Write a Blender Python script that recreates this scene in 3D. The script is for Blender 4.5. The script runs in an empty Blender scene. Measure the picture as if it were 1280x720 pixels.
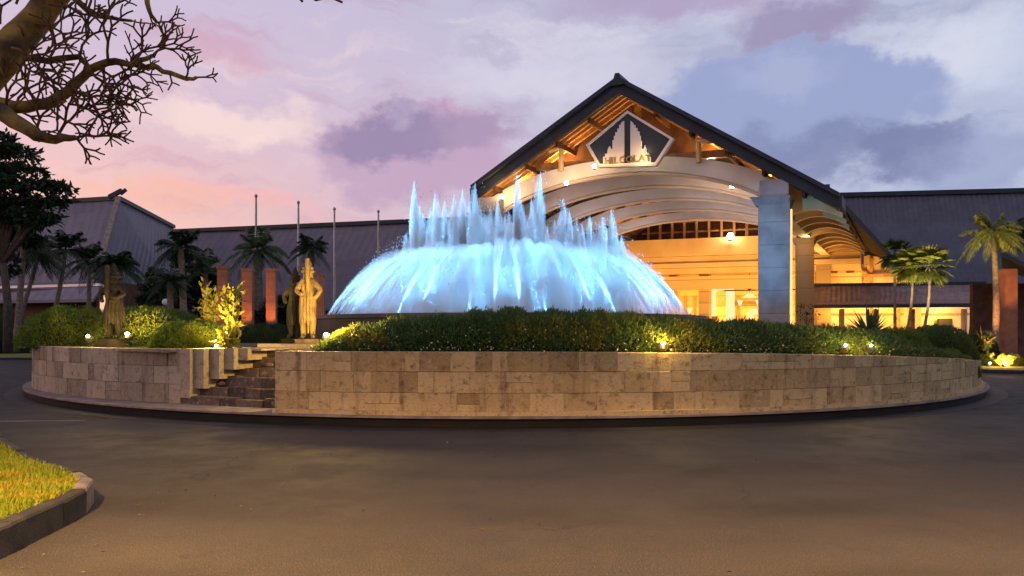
import bpy, bmesh, math, random
import numpy as np
from mathutils import Vector, Matrix
R = math.radians
rnd = random.Random(7)
nr = np.random.default_rng(5)
SC = bpy.context.scene
COL = SC.collection
PI = math.pi
H0 = 1.6; F = 900.0; HY = 415.0          # eye height, focal length and horizon of the photograph (1280 px wide)

# ---------------------------------------------------------------- camera
cd = bpy.data.cameras.new('camera'); cam = bpy.data.objects.new('camera', cd); COL.objects.link(cam)
cam.location = (0, 0, H0); cam.rotation_euler = (R(90), 0, 0)
cd.sensor_width = 36; cd.lens = 36*F/1280; cd.shift_y = (HY-360)/1280
cd.clip_start = .1; cd.clip_end = 3000
SC.camera = cam

# ---------------------------------------------------------------- render / exposure
SC.render.engine = 'CYCLES'
SC.cycles.use_denoising = True
SC.cycles.max_bounces = 6; SC.cycles.diffuse_bounces = 3; SC.cycles.volume_bounces = 1
SC.cycles.transparent_max_bounces = 12
SC.cycles.sample_clamp_indirect = 4
SC.cycles.volume_step_rate = 2.0
vs = SC.view_settings
vs.view_transform = 'Standard'; vs.look = 'None'; vs.exposure = 0.0; vs.gamma = 1.0; vs.use_curve_mapping = False

# ---------------------------------------------------------------- node helpers
class NT:
    def __init__(s, tree): s.t = tree; s.n = tree.nodes; s.l = tree.links
    def new(s, t, **k):
        n = s.n.new(t)
        for a, b in k.items(): setattr(n, a, b)
        return n
    def put(s, sock, v):
        if isinstance(v, bpy.types.NodeSocket): s.l.new(v, sock)
        elif isinstance(v, (tuple, list)) and len(v) == 3 and sock.type == 'RGBA': sock.default_value = (*v, 1)
        else: sock.default_value = v
    def m(s, op, a, b=0.0, c=None, clamp=False):
        n = s.new('ShaderNodeMath', operation=op, use_clamp=clamp)
        s.put(n.inputs[0], a); s.put(n.inputs[1], b)
        if c is not None: s.put(n.inputs[2], c)
        return n.outputs[0]
    def mix(s, f, a, b, blend='MIX'):
        n = s.new('ShaderNodeMix', data_type='RGBA', blend_type=blend)
        s.put(n.inputs[0], f); s.put(n.inputs[6], a); s.put(n.inputs[7], b)
        return n.outputs[2]
    def rng(s, v, a, b, c=0.0, d=1.0, smooth=True):
        n = s.new('ShaderNodeMapRange', interpolation_type='SMOOTHSTEP' if smooth else 'LINEAR')
        s.put(n.inputs[0], v); s.put(n.inputs[1], a); s.put(n.inputs[2], b); s.put(n.inputs[3], c); s.put(n.inputs[4], d)
        return n.outputs[0]
    def xyz(s, x, y, z=0.0):
        n = s.new('ShaderNodeCombineXYZ'); s.put(n.inputs[0], x); s.put(n.inputs[1], y); s.put(n.inputs[2], z); return n.outputs[0]
    def noise(s, vec, scale, detail=4, rough=.55, out=0):
        n = s.new('ShaderNodeTexNoise'); s.put(n.inputs['Scale'], scale); s.put(n.inputs['Detail'], detail); s.put(n.inputs['Roughness'], rough)
        if vec is not None: s.put(n.inputs['Vector'], vec)
        return n.outputs[out]

def lin(r, g, b):
    f = lambda c: (c/255/12.92) if c/255 <= .04045 else ((c/255+.055)/1.055)**2.4
    return (f(r), f(g), f(b))

# ---------------------------------------------------------------- sky (dusk, broken cloud)
W = bpy.data.worlds.new('World'); SC.world = W; W.use_nodes = True
w = NT(W.node_tree); w.n.clear()
tc = w.new('ShaderNodeTexCoord'); sp = w.new('ShaderNodeSeparateXYZ'); w.l.new(tc.outputs['Generated'], sp.inputs[0])
X, Y, Z = sp.outputs
az = w.m('ARCTAN2', X, Y)
el = w.m('DIVIDE', Z, w.m('SQRT', w.m('ADD', w.m('ADD', w.m('MULTIPLY', X, X), w.m('MULTIPLY', Y, Y)), .0004)))
def pa(px): return math.atan((px-640)/F)
def pe(px, py): return (HY-py)/F*math.cos(pa(px))
base = w.mix(w.rng(az, -.62, .5), lin(222,186,198), lin(176,184,212))
base = w.mix(w.rng(el, .12, .5), base, w.mix(w.rng(az, -.5, .5), lin(196,184,210), lin(178,184,208)))
low = w.mix(w.rng(az, -.6, -.05), lin(246,190,172), lin(200,168,188))
base = w.mix(w.m('MULTIPLY', w.rng(el, .30, .08), w.rng(az, .25, -.35)), base, low)
warp1 = w.noise(w.xyz(az, el, 3.1), 7, 6, .6); warp2 = w.noise(w.xyz(az, el, 9.7), 7, 6, .6)
fine = w.noise(w.xyz(az, w.m('MULTIPLY', el, 1.5), 1.3), 18, 6, .6)
wa = w.m('ADD', az, w.m('MULTIPLY_ADD', warp1, .22, -.11))
we = w.m('ADD', el, w.m('MULTIPLY_ADD', warp2, .12, -.06))
wsh = w.m('ADD', el, w.m('MULTIPLY_ADD', fine, .07, -.035))
# thin streaks drawn out along the horizon
st = w.noise(w.xyz(w.m('MULTIPLY', wa, 1.6), w.m('MULTIPLY', we, 7), 4.4), 2.6, 6, .6)
base = w.mix(w.m('MULTIPLY', w.rng(st, .5, .68), .55), base, w.mix(w.rng(az, -.5, .3), lin(236,206,204), lin(214,214,230)))
base = w.mix(w.m('MULTIPLY', w.rng(st, .48, .33), .45), base, w.mix(w.rng(az, -.5, .3), lin(196,150,172), lin(150,150,182)))
def blob(base, px, py, hw, hh, col, k, soft=.5, top=False):
    a0, e0 = pa(px), pe(px, py)
    dx = w.m('DIVIDE', w.m('SUBTRACT', wa, a0), hw/F)
    dy = w.m('DIVIDE', w.m('SUBTRACT', w.m('ADD', we, w.m('MULTIPLY_ADD', fine, .085, -.0425)), e0), hh/F)
    d = w.m('SQRT', w.m('ADD', w.m('MULTIPLY', dx, dx), w.m('MULTIPLY', dy, dy)))
    return w.mix(w.m('MULTIPLY', w.rng(d, 1.0, 1.0-soft), k), base, col)
base = blob(base, 900, -20, 260, 60, lin(170,152,186), .8, .6)
base = blob(base, 1000, 35, 100, 36, lin(150,136,172), .8, .6)
base = blob(base, 1230, 70, 160, 50, lin(196,204,226), .7, .8)
base = blob(base, 1170, 60, 140, 60, lin(210,212,228), .8, .9)
base = blob(base, 980, 125, 185, 72, lin(150,160,200), 1.0, .24)
base = blob(base, 960, 100, 90, 36, lin(172,178,208), .6, .8)
base = blob(base, 1010, 188, 190, 40, lin(122,130,170), .85, .8)
base = blob(base, 1140, 182, 75, 36, lin(118,124,166), .85, .55)
base = blob(base, 1240, 200, 110, 50, lin(150,158,196), .7, .6)
base = blob(base, 255, 62, 95, 34, lin(204,156,178), .65, .9)
base = blob(base, 290, 150, 150, 34, lin(246,218,210), .7, .8)
base = blob(base, 330, 250, 120, 20, lin(240,178,182), .6, .8)
base = blob(base, 520, 190, 150, 70, lin(188,156,186), .9, .35)
base = blob(base, 490, 172, 95, 44, lin(146,128,166), .9, .45)
base = blob(base, 500, 140, 40, 16, lin(176,160,190), .6, .8)
base = blob(base, 590, 170, 90, 30, lin(158,138,172), .7, .7)
base = blob(base, 640, 60, 60, 12, lin(160,150,180), .6, .8)
base = blob(base, 680, 90, 190, 60, lin(214,210,226), .7, .9)
base = blob(base, 170, 245, 200, 26, lin(240,176,160), .6, .8)
sky = w.new('ShaderNodeTexSky', sky_type='NISHITA'); sky.sun_disc = False
sky.sun_elevation = R(2); sky.sun_rotation = R(-60); sky.sun_intensity = .4
skyc = w.mix(1.0, base, w.mix(1.0, sky.outputs[0], (.02,.02,.02), 'MULTIPLY'), 'ADD')
skyc = w.mix(w.rng(el, 0, -.02), skyc, (.04,.035,.035))
bg = w.new('ShaderNodeBackground'); w.put(bg.inputs[0], skyc); bg.inputs[1].default_value = 1.05
wo = w.new('ShaderNodeOutputWorld'); w.l.new(bg.outputs[0], wo.inputs[0])

# last light of the sun that has gone down on the left
sl = bpy.data.lights.new('sun', 'SUN'); sl.energy = .35; sl.angle = R(14); sl.color = (1, .62, .45)
so = bpy.data.objects.new('sun', sl); COL.objects.link(so); so.rotation_euler = (R(80), 0, R(-60))

def woff(o):
    v = Vector((0,0,0))
    while o is not None: v += Vector(o.location); o = o.parent
    return v
def add_light(name, kind, loc, energy, color, parent=None, **k):
    l = bpy.data.lights.new(name, kind); l.energy = energy; l.color = color
    for a, b in k.items():
        if a not in ('rot', 'aim'): setattr(l, a, b)
    o = bpy.data.objects.new(name, l); COL.objects.link(o)
    if 'aim' in k:
        d = Vector(k['aim']) - Vector(loc); o.rotation_euler = d.to_track_quat('-Z', 'Y').to_euler()
    o.location = loc
    if parent is not None:
        o.parent = parent; o.location = Vector(loc) - woff(parent)
    return o
WARM = (1.0, .56, .22); DEEP = (1.0, .50, .10); GOLD = (1.0, .52, .13)

# ---------------------------------------------------------------- materials
def mat(name):
    m = bpy.data.materials.new(name); m.use_nodes = True
    t = NT(m.node_tree); b = t.n.get('Principled BSDF')
    return m, t, b
def vmat(name, c1, c2, scale=3, rough=.8, bump=0.0, bscale=40, island=0.0, detail=5, spec=.3, metal=0.0, coat=0.0):
    m, t, b = mat(name)
    o = t.new('ShaderNodeTexCoord').outputs['Object']
    f = t.rng(t.noise(o, scale, detail), .3, .7)
    c = t.mix(f, c1, c2)
    if island:
        g = t.new('ShaderNodeNewGeometry')
        c = t.mix(1.0, c, t.mix(t.rng(g.outputs['Random Per Island'], 0, 1, 0, 1, False), (1-island,)*3, (1+island,)*3), 'MULTIPLY')
    t.put(b.inputs['Base Color'], c)
    b.inputs['Roughness'].default_value = rough; b.inputs['Metallic'].default_value = metal
    b.inputs['Specular IOR Level'].default_value = spec
    if bump:
        bn = t.new('ShaderNodeBump'); bn.inputs['Strength'].default_value = bump; bn.inputs['Distance'].default_value = .02
        t.put(bn.inputs['Height'], t.noise(o, bscale, 6)); t.l.new(bn.outputs[0], b.inputs['Normal'])
    return m
def emat(name, col, s):
    m, t, b = mat(name); t.n.remove(b)
    e = t.new('ShaderNodeEmission'); e.inputs[0].default_value = (*col, 1); e.inputs[1].default_value = s
    t.l.new(e.outputs[0], t.n['Material Output'].inputs[0]); return m

def asphalt():
    m, t, b = mat('asphalt'); o = t.new('ShaderNodeTexCoord').outputs['Object']
    big = t.rng(t.noise(o, .22, 5, .6), .3, .7); mid = t.rng(t.noise(o, 1.6, 6, .65), .35, .7); fine = t.noise(o, 90, 3, .7)
    c = t.mix(big, (.015,.0155,.019), (.030,.029,.032)); c = t.mix(t.m('MULTIPLY', mid, .35), c, (.040,.037,.036))
    c = t.mix(t.m('MULTIPLY', t.rng(fine, .5, .68), .8), c, (.10,.09,.08))
    stain = t.rng(t.noise(o, .7, 6, .7), .62, .72); c = t.mix(t.m('MULTIPLY', stain, .45), c, (.009,.009,.010))
    so_ = t.new('ShaderNodeSeparateXYZ'); t.l.new(o, so_.inputs[0])
    ddx = t.m('ADD', so_.outputs[0], .15); ddy = t.m('SUBTRACT', so_.outputs[1], 27.0)
    rad = t.m('ADD', t.m('SQRT', t.m('ADD', t.m('MULTIPLY', ddx, ddx), t.m('MULTIPLY', ddy, ddy))), t.m('MULTIPLY', t.noise(o, .35, 2), .5))
    trk = t.rng(t.m('ABSOLUTE', t.m('SUBTRACT', t.m('FRACT', t.m('MULTIPLY', rad, .55)), .5)), .30, .05)
    c = t.mix(t.m('MULTIPLY', t.m('MULTIPLY', trk, t.rng(t.noise(o, .5, 4), .35, .7)), .5), c, (.010,.010,.011))
    vo = t.new('ShaderNodeTexVoronoi', feature='DISTANCE_TO_EDGE'); vo.inputs['Scale'].default_value = .28
    wv = t.new('ShaderNodeVectorMath', operation='ADD'); t.l.new(o, wv.inputs[0])
    t.l.new(t.noise(o, .9, 5, .7, out=1), wv.inputs[1]); t.l.new(wv.outputs[0], vo.inputs['Vector'])
    crack = t.m('MULTIPLY', t.rng(vo.outputs[0], .006, .0), t.rng(t.noise(o, .15, 2), .5, .58)); c = t.mix(t.m('MULTIPLY', crack, .9), c, (.012,.012,.012))
    t.put(b.inputs['Base Color'], c); t.put(b.inputs['Roughness'], t.rng(mid, 0, 1, .72, .9)); b.inputs['Specular IOR Level'].default_value = .14
    bn = t.new('ShaderNodeBump'); bn.inputs['Strength'].default_value = .5; bn.inputs['Distance'].default_value = .008
    t.put(bn.inputs['Height'], fine); t.l.new(bn.outputs[0], b.inputs['Normal']); return m

def stone(name, ca, cb, cc, dark):
    m, t, b = mat(name); o = t.new('ShaderNodeTexCoord').outputs['Object']
    ri = t.new('ShaderNodeNewGeometry').outputs['Random Per Island']
    c = t.mix(t.rng(ri, .0, .75), ca, cb)
    c = t.mix(t.m('MULTIPLY', t.rng(t.m('FRACT', t.m('MULTIPLY', ri, 7.3)), .8, .86), .6), c, cc)
    sh = t.new('ShaderNodeVectorMath', operation='ADD'); t.l.new(o, sh.inputs[0]); t.put(sh.inputs[1], t.xyz(t.m('MULTIPLY', ri, 3), 0, t.m('MULTIPLY', ri, 9)))
    n1 = t.noise(sh.outputs[0], 6.5, 9, .72)
    c = t.mix(t.m('MULTIPLY', t.rng(n1, .50, .68), .72), c, dark)
    c = t.mix(t.m('MULTIPLY', t.rng(t.noise(sh.outputs[0], 9, 6, .7), .52, .7), .45), c, (.50,.42,.30))
    drip = t.noise(t.new('ShaderNodeMapping').outputs[0], 1) if False else None
    mp = t.new('ShaderNodeMapping'); mp.inputs['Scale'].default_value = (3.2, 3.2, .35); t.l.new(o, mp.inputs[0])
    c = t.mix(t.m('MULTIPLY', t.rng(t.noise(mp.outputs[0], 1.4, 6, .65), .52, .72), .6), c, dark)
    pits = t.rng(t.noise(o, 24, 5, .75), .56, .68); c = t.mix(t.m('MULTIPLY', pits, .7), c, (.07,.05,.035))
    t.put(b.inputs['Base Color'], c); b.inputs['Roughness'].default_value = .85; b.inputs['Specular IOR Level'].default_value = .2
    bn = t.new('ShaderNodeBump'); bn.inputs['Strength'].default_value = .9; bn.inputs['Distance'].default_value = .025
    t.put(bn.inputs['Height'], t.m('ADD', n1, t.m('MULTIPLY', t.noise(o, 30, 6, .7), .5))); t.l.new(bn.outputs[0], b.inputs['Normal']); return m

def leafmat(name, c1, c2, c3=None, scale=1.2, trans=.25):
    m, t, b = mat(name); o = t.new('ShaderNodeTexCoord').outputs['Object']
    ri = t.new('ShaderNodeNewGeometry').outputs['Random Per Island']
    c = t.mix(t.rng(ri, 0, 1, 0, 1, False), c1, c2)
    if c3: c = t.mix(t.m('MULTIPLY', t.rng(t.noise(o, scale, 5), .48, .66), .8), c, c3)
    t.put(b.inputs['Base Color'], c); b.inputs['Roughness'].default_value = .55; b.inputs['Specular IOR Level'].default_value = .25
    tr = t.new('ShaderNodeBsdfTranslucent'); t.put(tr.inputs[0], c)
    mx = t.new('ShaderNodeMixShader'); mx.inputs[0].default_value = trans
    t.l.new(b.outputs[0], mx.inputs[1]); t.l.new(tr.outputs[0], mx.inputs[2]); t.l.new(mx.outputs[0], t.n['Material Output'].inputs[0])
    return m

def roofmat(name, c1, c2, ribs, vary=.22):
    m, t, b = mat(name); uv = t.new('ShaderNodeUVMap').outputs[0]
    s = t.new('ShaderNodeSeparateXYZ'); t.l.new(uv, s.inputs[0])
    wv = t.m('FRACT', t.m('MULTIPLY', s.outputs[0], ribs)); prof = t.m('ABSOLUTE', t.m('SUBTRACT', wv, .5))
    cr = t.m('FRACT', t.m('MULTIPLY', s.outputs[1], 2.6))
    cell = t.new('ShaderNodeTexWhiteNoise', noise_dimensions='2D')
    t.put(cell.inputs['Vector'], t.xyz(t.m('FLOOR', t.m('MULTIPLY', s.outputs[0], ribs)), t.m('FLOOR', t.m('MULTIPLY', s.outputs[1], 2.6))))
    c = t.mix(t.rng(t.noise(uv, .6, 6, .65), .3, .7), c1, c2)
    c = t.mix(1.0, c, t.mix(cell.outputs[0], (1-vary,)*3, (1+vary,)*3), 'MULTIPLY')
    t.put(b.inputs['Base Color'], c); b.inputs['Roughness'].default_value = .6
    bn = t.new('ShaderNodeBump'); bn.inputs['Strength'].default_value = 1.0; bn.inputs['Distance'].default_value = .12
    t.put(bn.inputs['Height'], t.m('ADD', t.m('MULTIPLY', prof, 1.6), t.m('MULTIPLY', cr, .4))); t.l.new(bn.outputs[0], b.inputs['Normal']); return m

def plankmat(name, c1, c2, freq=5.0, rough=.6):
    m, t, b = mat(name); uv = t.new('ShaderNodeUVMap').outputs[0]
    s = t.new('ShaderNodeSeparateXYZ'); t.l.new(uv, s.inputs[0])
    k = t.m('FLOOR', t.m('MULTIPLY', s.outputs[1], freq)); fr = t.m('FRACT', t.m('MULTIPLY', s.outputs[1], freq))
    wn = t.new('ShaderNodeTexWhiteNoise', noise_dimensions='1D'); t.put(wn.inputs['W'], k)
    c = t.mix(wn.outputs[0], c1, c2); gap = t.m('MULTIPLY', t.rng(t.m('ABSOLUTE', t.m('SUBTRACT', fr, .5)), .44, .49), .75)
    c = t.mix(gap, c, tuple(x*.3 for x in c1)); t.put(b.inputs['Base Color'], c); b.inputs['Roughness'].default_value = rough
    return m

M = dict(
 asphalt=asphalt(),
 wall_right=stone('sandstone_warm', (.33,.235,.11), (.45,.335,.17), (.235,.16,.075), (.085,.052,.022)),
 wall_left=stone('sandstone_grey', (.23,.18,.13), (.36,.29,.21), (.44,.37,.27), (.08,.055,.035)),
 mossy=stone('mossy_stone', (.05,.038,.034), (.12,.085,.07), (.26,.2,.14), (.03,.028,.02)),
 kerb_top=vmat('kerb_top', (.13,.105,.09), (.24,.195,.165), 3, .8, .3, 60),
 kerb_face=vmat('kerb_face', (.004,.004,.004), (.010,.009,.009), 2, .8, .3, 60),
 gutter=vmat('gutter_shade', (.008,.008,.009), (.018,.017,.018), 1.2, .7, .3, 60),
 kerb_dark=vmat('kerb_dark', (.010,.011,.012), (.028,.029,.031), 5, .75, .5, 60),
 kerb_pale=vmat('kerb_pale', (.06,.055,.06), (.17,.15,.16), 5, .8, .5, 60),
 soil=vmat('soil', (.02,.03,.012), (.05,.06,.02), 2, .95, .4, 20),
 grassbase=vmat('grass_base', (.045,.055,.012), (.09,.09,.02), 3, .9, .6, 50),
 palestrip=vmat('pale_strip', (.07,.07,.072), (.12,.12,.12), 8, .7, .1, 60),
 grass=leafmat('grass_blade', (.10,.17,.014), (.25,.28,.02), (.30,.24,.018), 2.2, .35),
 hedge=leafmat('hedge_leaf', (.035,.075,.022), (.09,.15,.04), (.15,.155,.022), .9),
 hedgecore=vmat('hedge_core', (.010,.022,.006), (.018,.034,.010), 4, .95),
 shrub=leafmat('shrub_leaf', (.05,.10,.014), (.12,.17,.025), (.15,.165,.022), 1.1),
 lit=leafmat('croton_leaf', (.12,.14,.015), (.25,.22,.03), None),
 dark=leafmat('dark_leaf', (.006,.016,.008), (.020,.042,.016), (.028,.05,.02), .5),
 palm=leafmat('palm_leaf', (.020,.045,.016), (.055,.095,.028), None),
 palmbright=leafmat('fan_palm_leaf', (.09,.13,.02), (.22,.23,.04), None),
 agave=leafmat('agave_leaf', (.03,.07,.03), (.08,.13,.06), None),
 bark=vmat('palm_bark', (.10,.075,.06), (.2,.16,.125), 8, .9, .6, 30),
 darkbark=vmat('dark_bark', (.04,.03,.025), (.08,.06,.045), 6, .9, .6, 30),
 frangi=vmat('frangipani_bark', (.03,.018,.01), (.20,.135,.025), 3.8, .85, .5, 40),
 twig=vmat('twig_bark', (.03,.014,.014), (.10,.055,.02), 3, .85, .4, 40),
 flower=emat('x', (1,1,1), 1) if False else vmat('flower', (.6,.5,.2), (.7,.45,.5), 3, .7, 0, 1, .3),
 fascia=vmat('fascia', (.008,.014,.026), (.016,.024,.040), 1.2, .5),
 rooft=roofmat('ribbed_roof', (.048,.056,.092), (.066,.074,.115), 1.7, .1),
 rooff=roofmat('far_roof', (.088,.078,.110), (.115,.10,.135), 1.0, .06),
 tile=roofmat('canopy_tiles', (.11,.075,.075), (.19,.13,.12), 2.6),
 soffit=plankmat('soffit_planks', (.30,.16,.06), (.42,.24,.10), 3.0),
 timber=vmat('timber', (.24,.12,.05), (.38,.21,.09), 3, .6, .2, 20),
 darktimber=vmat('dark_timber', (.05,.022,.014), (.10,.045,.025), 2, .7),
 vaultdark=vmat('vault_boards', (.012,.008,.007), (.025,.015,.012), 2, .8),
 cream=vmat('cream_plaster', (.50,.42,.33), (.60,.52,.42), .7, .7),
 arch=vmat('arch_plaster', (.52,.48,.44), (.64,.60,.56), .5, .65, .1, 5),
 panel=vmat('gold_plaster', (.48,.33,.17), (.58,.41,.22), .5, .6),
 gold=plankmat('warm_panel', (.50,.33,.14), (.62,.42,.19), .9),
 pillar=vmat('pillar_stone', (.17,.175,.19), (.28,.285,.30), .9, .55, .3, 10, 0, 8),
 redcol=vmat('terracotta', (.17,.075,.05), (.25,.115,.07), 2.5, .8, .4, 20),
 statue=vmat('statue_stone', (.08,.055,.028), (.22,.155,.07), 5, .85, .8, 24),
 darkstatue=vmat('dark_stone', (.008,.007,.006), (.024,.02,.016), 5, .9, .8, 24),  # same grain as the statue stone, in a much darker colour
 steel=vmat('steel', (.16,.16,.17), (.24,.24,.25), 2, .4, 0, 1, 0, 2, .5, .8),
 black=vmat('black_metal', (.02,.02,.02), (.03,.03,.03), 2, .5),
 white=vmat('white_paint', (.74,.72,.70), (.8,.78,.76), 2, .5),
 signback=vmat('sign_back', (.014,.022,.034), (.02,.03,.045), 2, .4),
 brass=vmat('brass', (.16,.11,.03), (.24,.17,.05), 4, .4, 0, 1, 0, 2, .5, .2),
 pool=vmat('pool_rim', (.02,.025,.035), (.04,.045,.055), 2, .35),
 lamp=emat('lamp_glow', (1.0,.74,.40), 14), hot=emat('lamp_hot', (1.0,.86,.6), 40), bulb=emat('bulb_glow', (1.0,.66,.3), 9),
 carpaint=vmat('car_paint', (.7,.7,.7), (.75,.75,.75), 2, .25), glass=vmat('dark_glass', (.02,.02,.025), (.03,.03,.03), 2, .1, spec=.6),
)
def watersurf():
    m, t, b = mat('pool_water'); b.inputs['Base Color'].default_value = (.05,.18,.3,1); b.inputs['Roughness'].default_value = .12
    return m
M['litter'] = vmat('leaf_litter', (.04,.025,.012), (.11,.07,.025), 9, .8, 0, 1, .4); M['poolwater'] = watersurf(); M['drop'] = vmat('droplet', (.85,.9,.95), (.9,.95,1.0), 2, .3)
def spray(name, dens, aniso=.0):
    m, t, b = mat(name); t.n.remove(b)
    v = t.new('ShaderNodeVolumeScatter'); v.inputs['Color'].default_value = (.96,.98,1,1); v.inputs['Density'].default_value = dens; v.inputs['Anisotropy'].default_value = aniso
    t.l.new(v.outputs[0], t.n['Material Output'].inputs['Volume'])
    return m
M['jet'] = spray('jet_spray', 7.0); M['jethalo'] = spray('jet_halo', 1.5); M['arc'] = spray('arc_spray', .75); M['mist'] = spray('mist_spray', .24); M['stream'] = spray('stream_core', 14.0)

# ---------------------------------------------------------------- mesh helpers
class MB:
    def __init__(s): s.v = []; s.f = []; s.u = []; s.has_uv = False
    def face(s, pts, uv=None):
        i = len(s.v); s.v += [tuple(p) for p in pts]; s.f.append(tuple(range(i, i+len(pts))))
        if uv: s.has_uv = True; s.u += list(uv)
        else: s.u += [(0, 0)]*len(pts)
    def shared(s, verts, faces, uvf=None):
        i = len(s.v); s.v += [tuple(p) for p in verts]
        for f in faces:
            s.f.append(tuple(i+k for k in f)); s.u += [(0, 0)]*len(f)
    def hexa(s, p):        # 8 points: bottom 4 ccw, top 4 ccw
        s.shared(p, [(0,3,2,1),(4,5,6,7),(0,1,5,4),(1,2,6,5),(2,3,7,6),(3,0,4,7)])
    def box(s, c, d, rz=0):
        cx, cy, cz = c; hx, hy, hz = d[0]/2, d[1]/2, d[2]/2; co, si = math.cos(rz), math.sin(rz)
        p = [(cx+x*co-y*si, cy+x*si+y*co, cz+z) for z in (-hz, hz) for x, y in ((-hx,-hy),(hx,-hy),(hx,hy),(-hx,hy))]
        s.hexa(p)
    def bar(s, a, b, wd, ht):   # rectangular bar between two points
        a, b = Vector(a), Vector(b); d = (b-a).normalized(); up = Vector((0,0,1))
        if abs(d.z) > .95: up = Vector((0,1,0))
        r = d.cross(up).normalized()*wd/2; n = r.cross(d).normalized()*ht/2
        s.hexa([a-r-n, a+r-n, b+r-n, b-r-n, a-r+n, a+r+n, b+r+n, b-r+n])
    def tube(s, pts, rads, n=8, cap=True, sq=1.0):
        pts = [Vector(p) for p in pts]; m = len(pts); vs_ = []
        t0 = (pts[1]-pts[0]).normalized(); ref = Vector((0,0,1)) if abs(t0.z) < .9 else Vector((1,0,0))
        r = t0.cross(ref).normalized()
        for i, p in enumerate(pts):
            t = (pts[min(i+1, m-1)]-pts[max(i-1, 0)]).normalized()
            r = (r - t*r.dot(t)).normalized(); b = t.cross(r)
            for k in range(n):
                a = 2*PI*k/n; vs_.append(p + (r*math.cos(a) + b*math.sin(a)*sq)*rads[i])
        fs = [(i*n+k, i*n+(k+1)%n, (i+1)*n+(k+1)%n, (i+1)*n+k) for i in range(m-1) for k in range(n)]
        if cap: fs += [tuple(range(n))[::-1], tuple((m-1)*n+k for k in range(n))]
        s.shared(vs_, fs)
    def lathe(s, c, prof, n=20, sx=1, sy=1):
        vs_ = [(c[0]+r*sx*math.cos(2*PI*k/n), c[1]+r*sy*math.sin(2*PI*k/n), c[2]+z) for r, z in prof for k in range(n)]
        m = len(prof); fs = [(i*n+k, i*n+(k+1)%n, (i+1)*n+(k+1)%n, (i+1)*n+k) for i in range(m-1) for k in range(n)]
        fs += [tuple(range(n))[::-1], tuple((m-1)*n+k for k in range(n))]
        s.shared(vs_, fs)
    def prism(s, outline, fn, d0, d1):   # outline of 2D points; fn(a, z, d) -> world
        n = len(outline); p0 = [fn(a, z, d0) for a, z in outline]; p1 = [fn(a, z, d1) for a, z in outline]
        s.shared(p0+p1, [tuple(range(n)), tuple(range(n, 2*n))[::-1]] + [(i, i+n, (i+1)%n+n, (i+1)%n) for i in range(n)])
    def build(s, name, mt, parent=None, smooth=False):
        me = bpy.data.meshes.new(name); me.from_pydata(s.v, [], s.f)
        if s.has_uv:
            uvl = me.uv_layers.new(name='UVMap'); uvl.data.foreach_set('uv', [c for p in s.u for c in p])
        me.materials.append(M[mt] if isinstance(mt, str) else mt)
        o = bpy.data.objects.new(name, me); COL.objects.link(o)
        if parent is not None:
            o.parent = parent; me.transform(Matrix.Translation(-woff(parent)))
        if smooth: me.polygons.foreach_set('use_smooth', [True]*len(me.polygons))
        return o
def thing(name, label, cat, loc=(0,0,0), group=None):
    o = bpy.data.objects.new(name, None); o.empty_display_size = .2; COL.objects.link(o); o.location = loc
    return tag(o, label, cat, group)
def tag(o, label=None, cat=None, group=None, kind=None):
    if label: o['label'] = label
    if cat: o['category'] = cat
    if group: o['group'] = group
    if kind: o['kind'] = kind
    return o
def at(px, py, y): return Vector(((px-640)/F*y, y, H0+(HY-py)/F*y))
def npmesh(name, V, faces_n, mt, parent=None, smooth=False):
    """V: (N, k, 3) array of N separate k-gons"""
    N, k, _ = V.shape; me = bpy.data.meshes.new(name)
    me.vertices.add(N*k); me.vertices.foreach_set('co', V.reshape(-1).astype(np.float32))
    me.loops.add(N*k); me.loops.foreach_set('vertex_index', np.arange(N*k, dtype=np.int32))
    me.polygons.add(N); me.polygons.foreach_set('loop_start', np.arange(0, N*k, k, dtype=np.int32)); me.polygons.foreach_set('loop_total', np.full(N, k, dtype=np.int32))
    me.update(); me.validate(); me.materials.append(M[mt])
    o = bpy.data.objects.new(name, me); COL.objects.link(o)
    if parent is not None: o.parent = parent; me.transform(Matrix.Translation(-woff(parent)))
    return o
def leaves(P, D, ln, wd):
    """leaf quads at P along D"""
    N = len(P); D = D/np.linalg.norm(D, axis=1, keepdims=True); rv = nr.normal(size=(N,3)); S = np.cross(D, rv); S /= np.linalg.norm(S, axis=1, keepdims=True)
    L = (ln*nr.uniform(.6, 1.35, N))[:, None]; Wd = (wd*nr.uniform(.7, 1.3, N))[:, None]
    return np.stack([P, P+D*L*.5+S*Wd*.5, P+D*L, P+D*L*.5-S*Wd*.5], axis=1)

# ================================================================ SETTING
g = MB(); g.face([(-1500,-300,-.012),(1500,-300,-.012),(1500,2500,-.012),(-1500,2500,-.012)]); tag(g.build('ground', 'soil'), kind='structure')
g = MB(); n = 60
g.face([(-60,-30,0),(60,-30,0),(60,56,0),(-60,56,0)]); tag(g.build('road', 'asphalt'), kind='structure')
CX, CY = -.15, 27.0
def pol(r, ph, z): return (CX+r*math.sin(ph), CY-r*math.cos(ph), z)      # ph = 0 faces the camera, positive to the right
def px_phi(px, r):
    k = (px-640)/F; a = k*k+1; b = -2*(k*CX+CY); c = CX*CX+CY*CY-r*r
    t = (-b-math.sqrt(max(b*b-4*a*c, 0)))/(2*a); return math.atan2(k*t-CX, CY-t)
PH_R = px_phi(338, 15.0); PH_L1 = px_phi(225, 14.3); PH_L0 = px_phi(297, 14.3)
def htop(ph):
    d = math.degrees(ph)
    if d < 0: return 1.27
    if d < 70: return 1.27 - .60*(d/68)**1.9
    return .66
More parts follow.
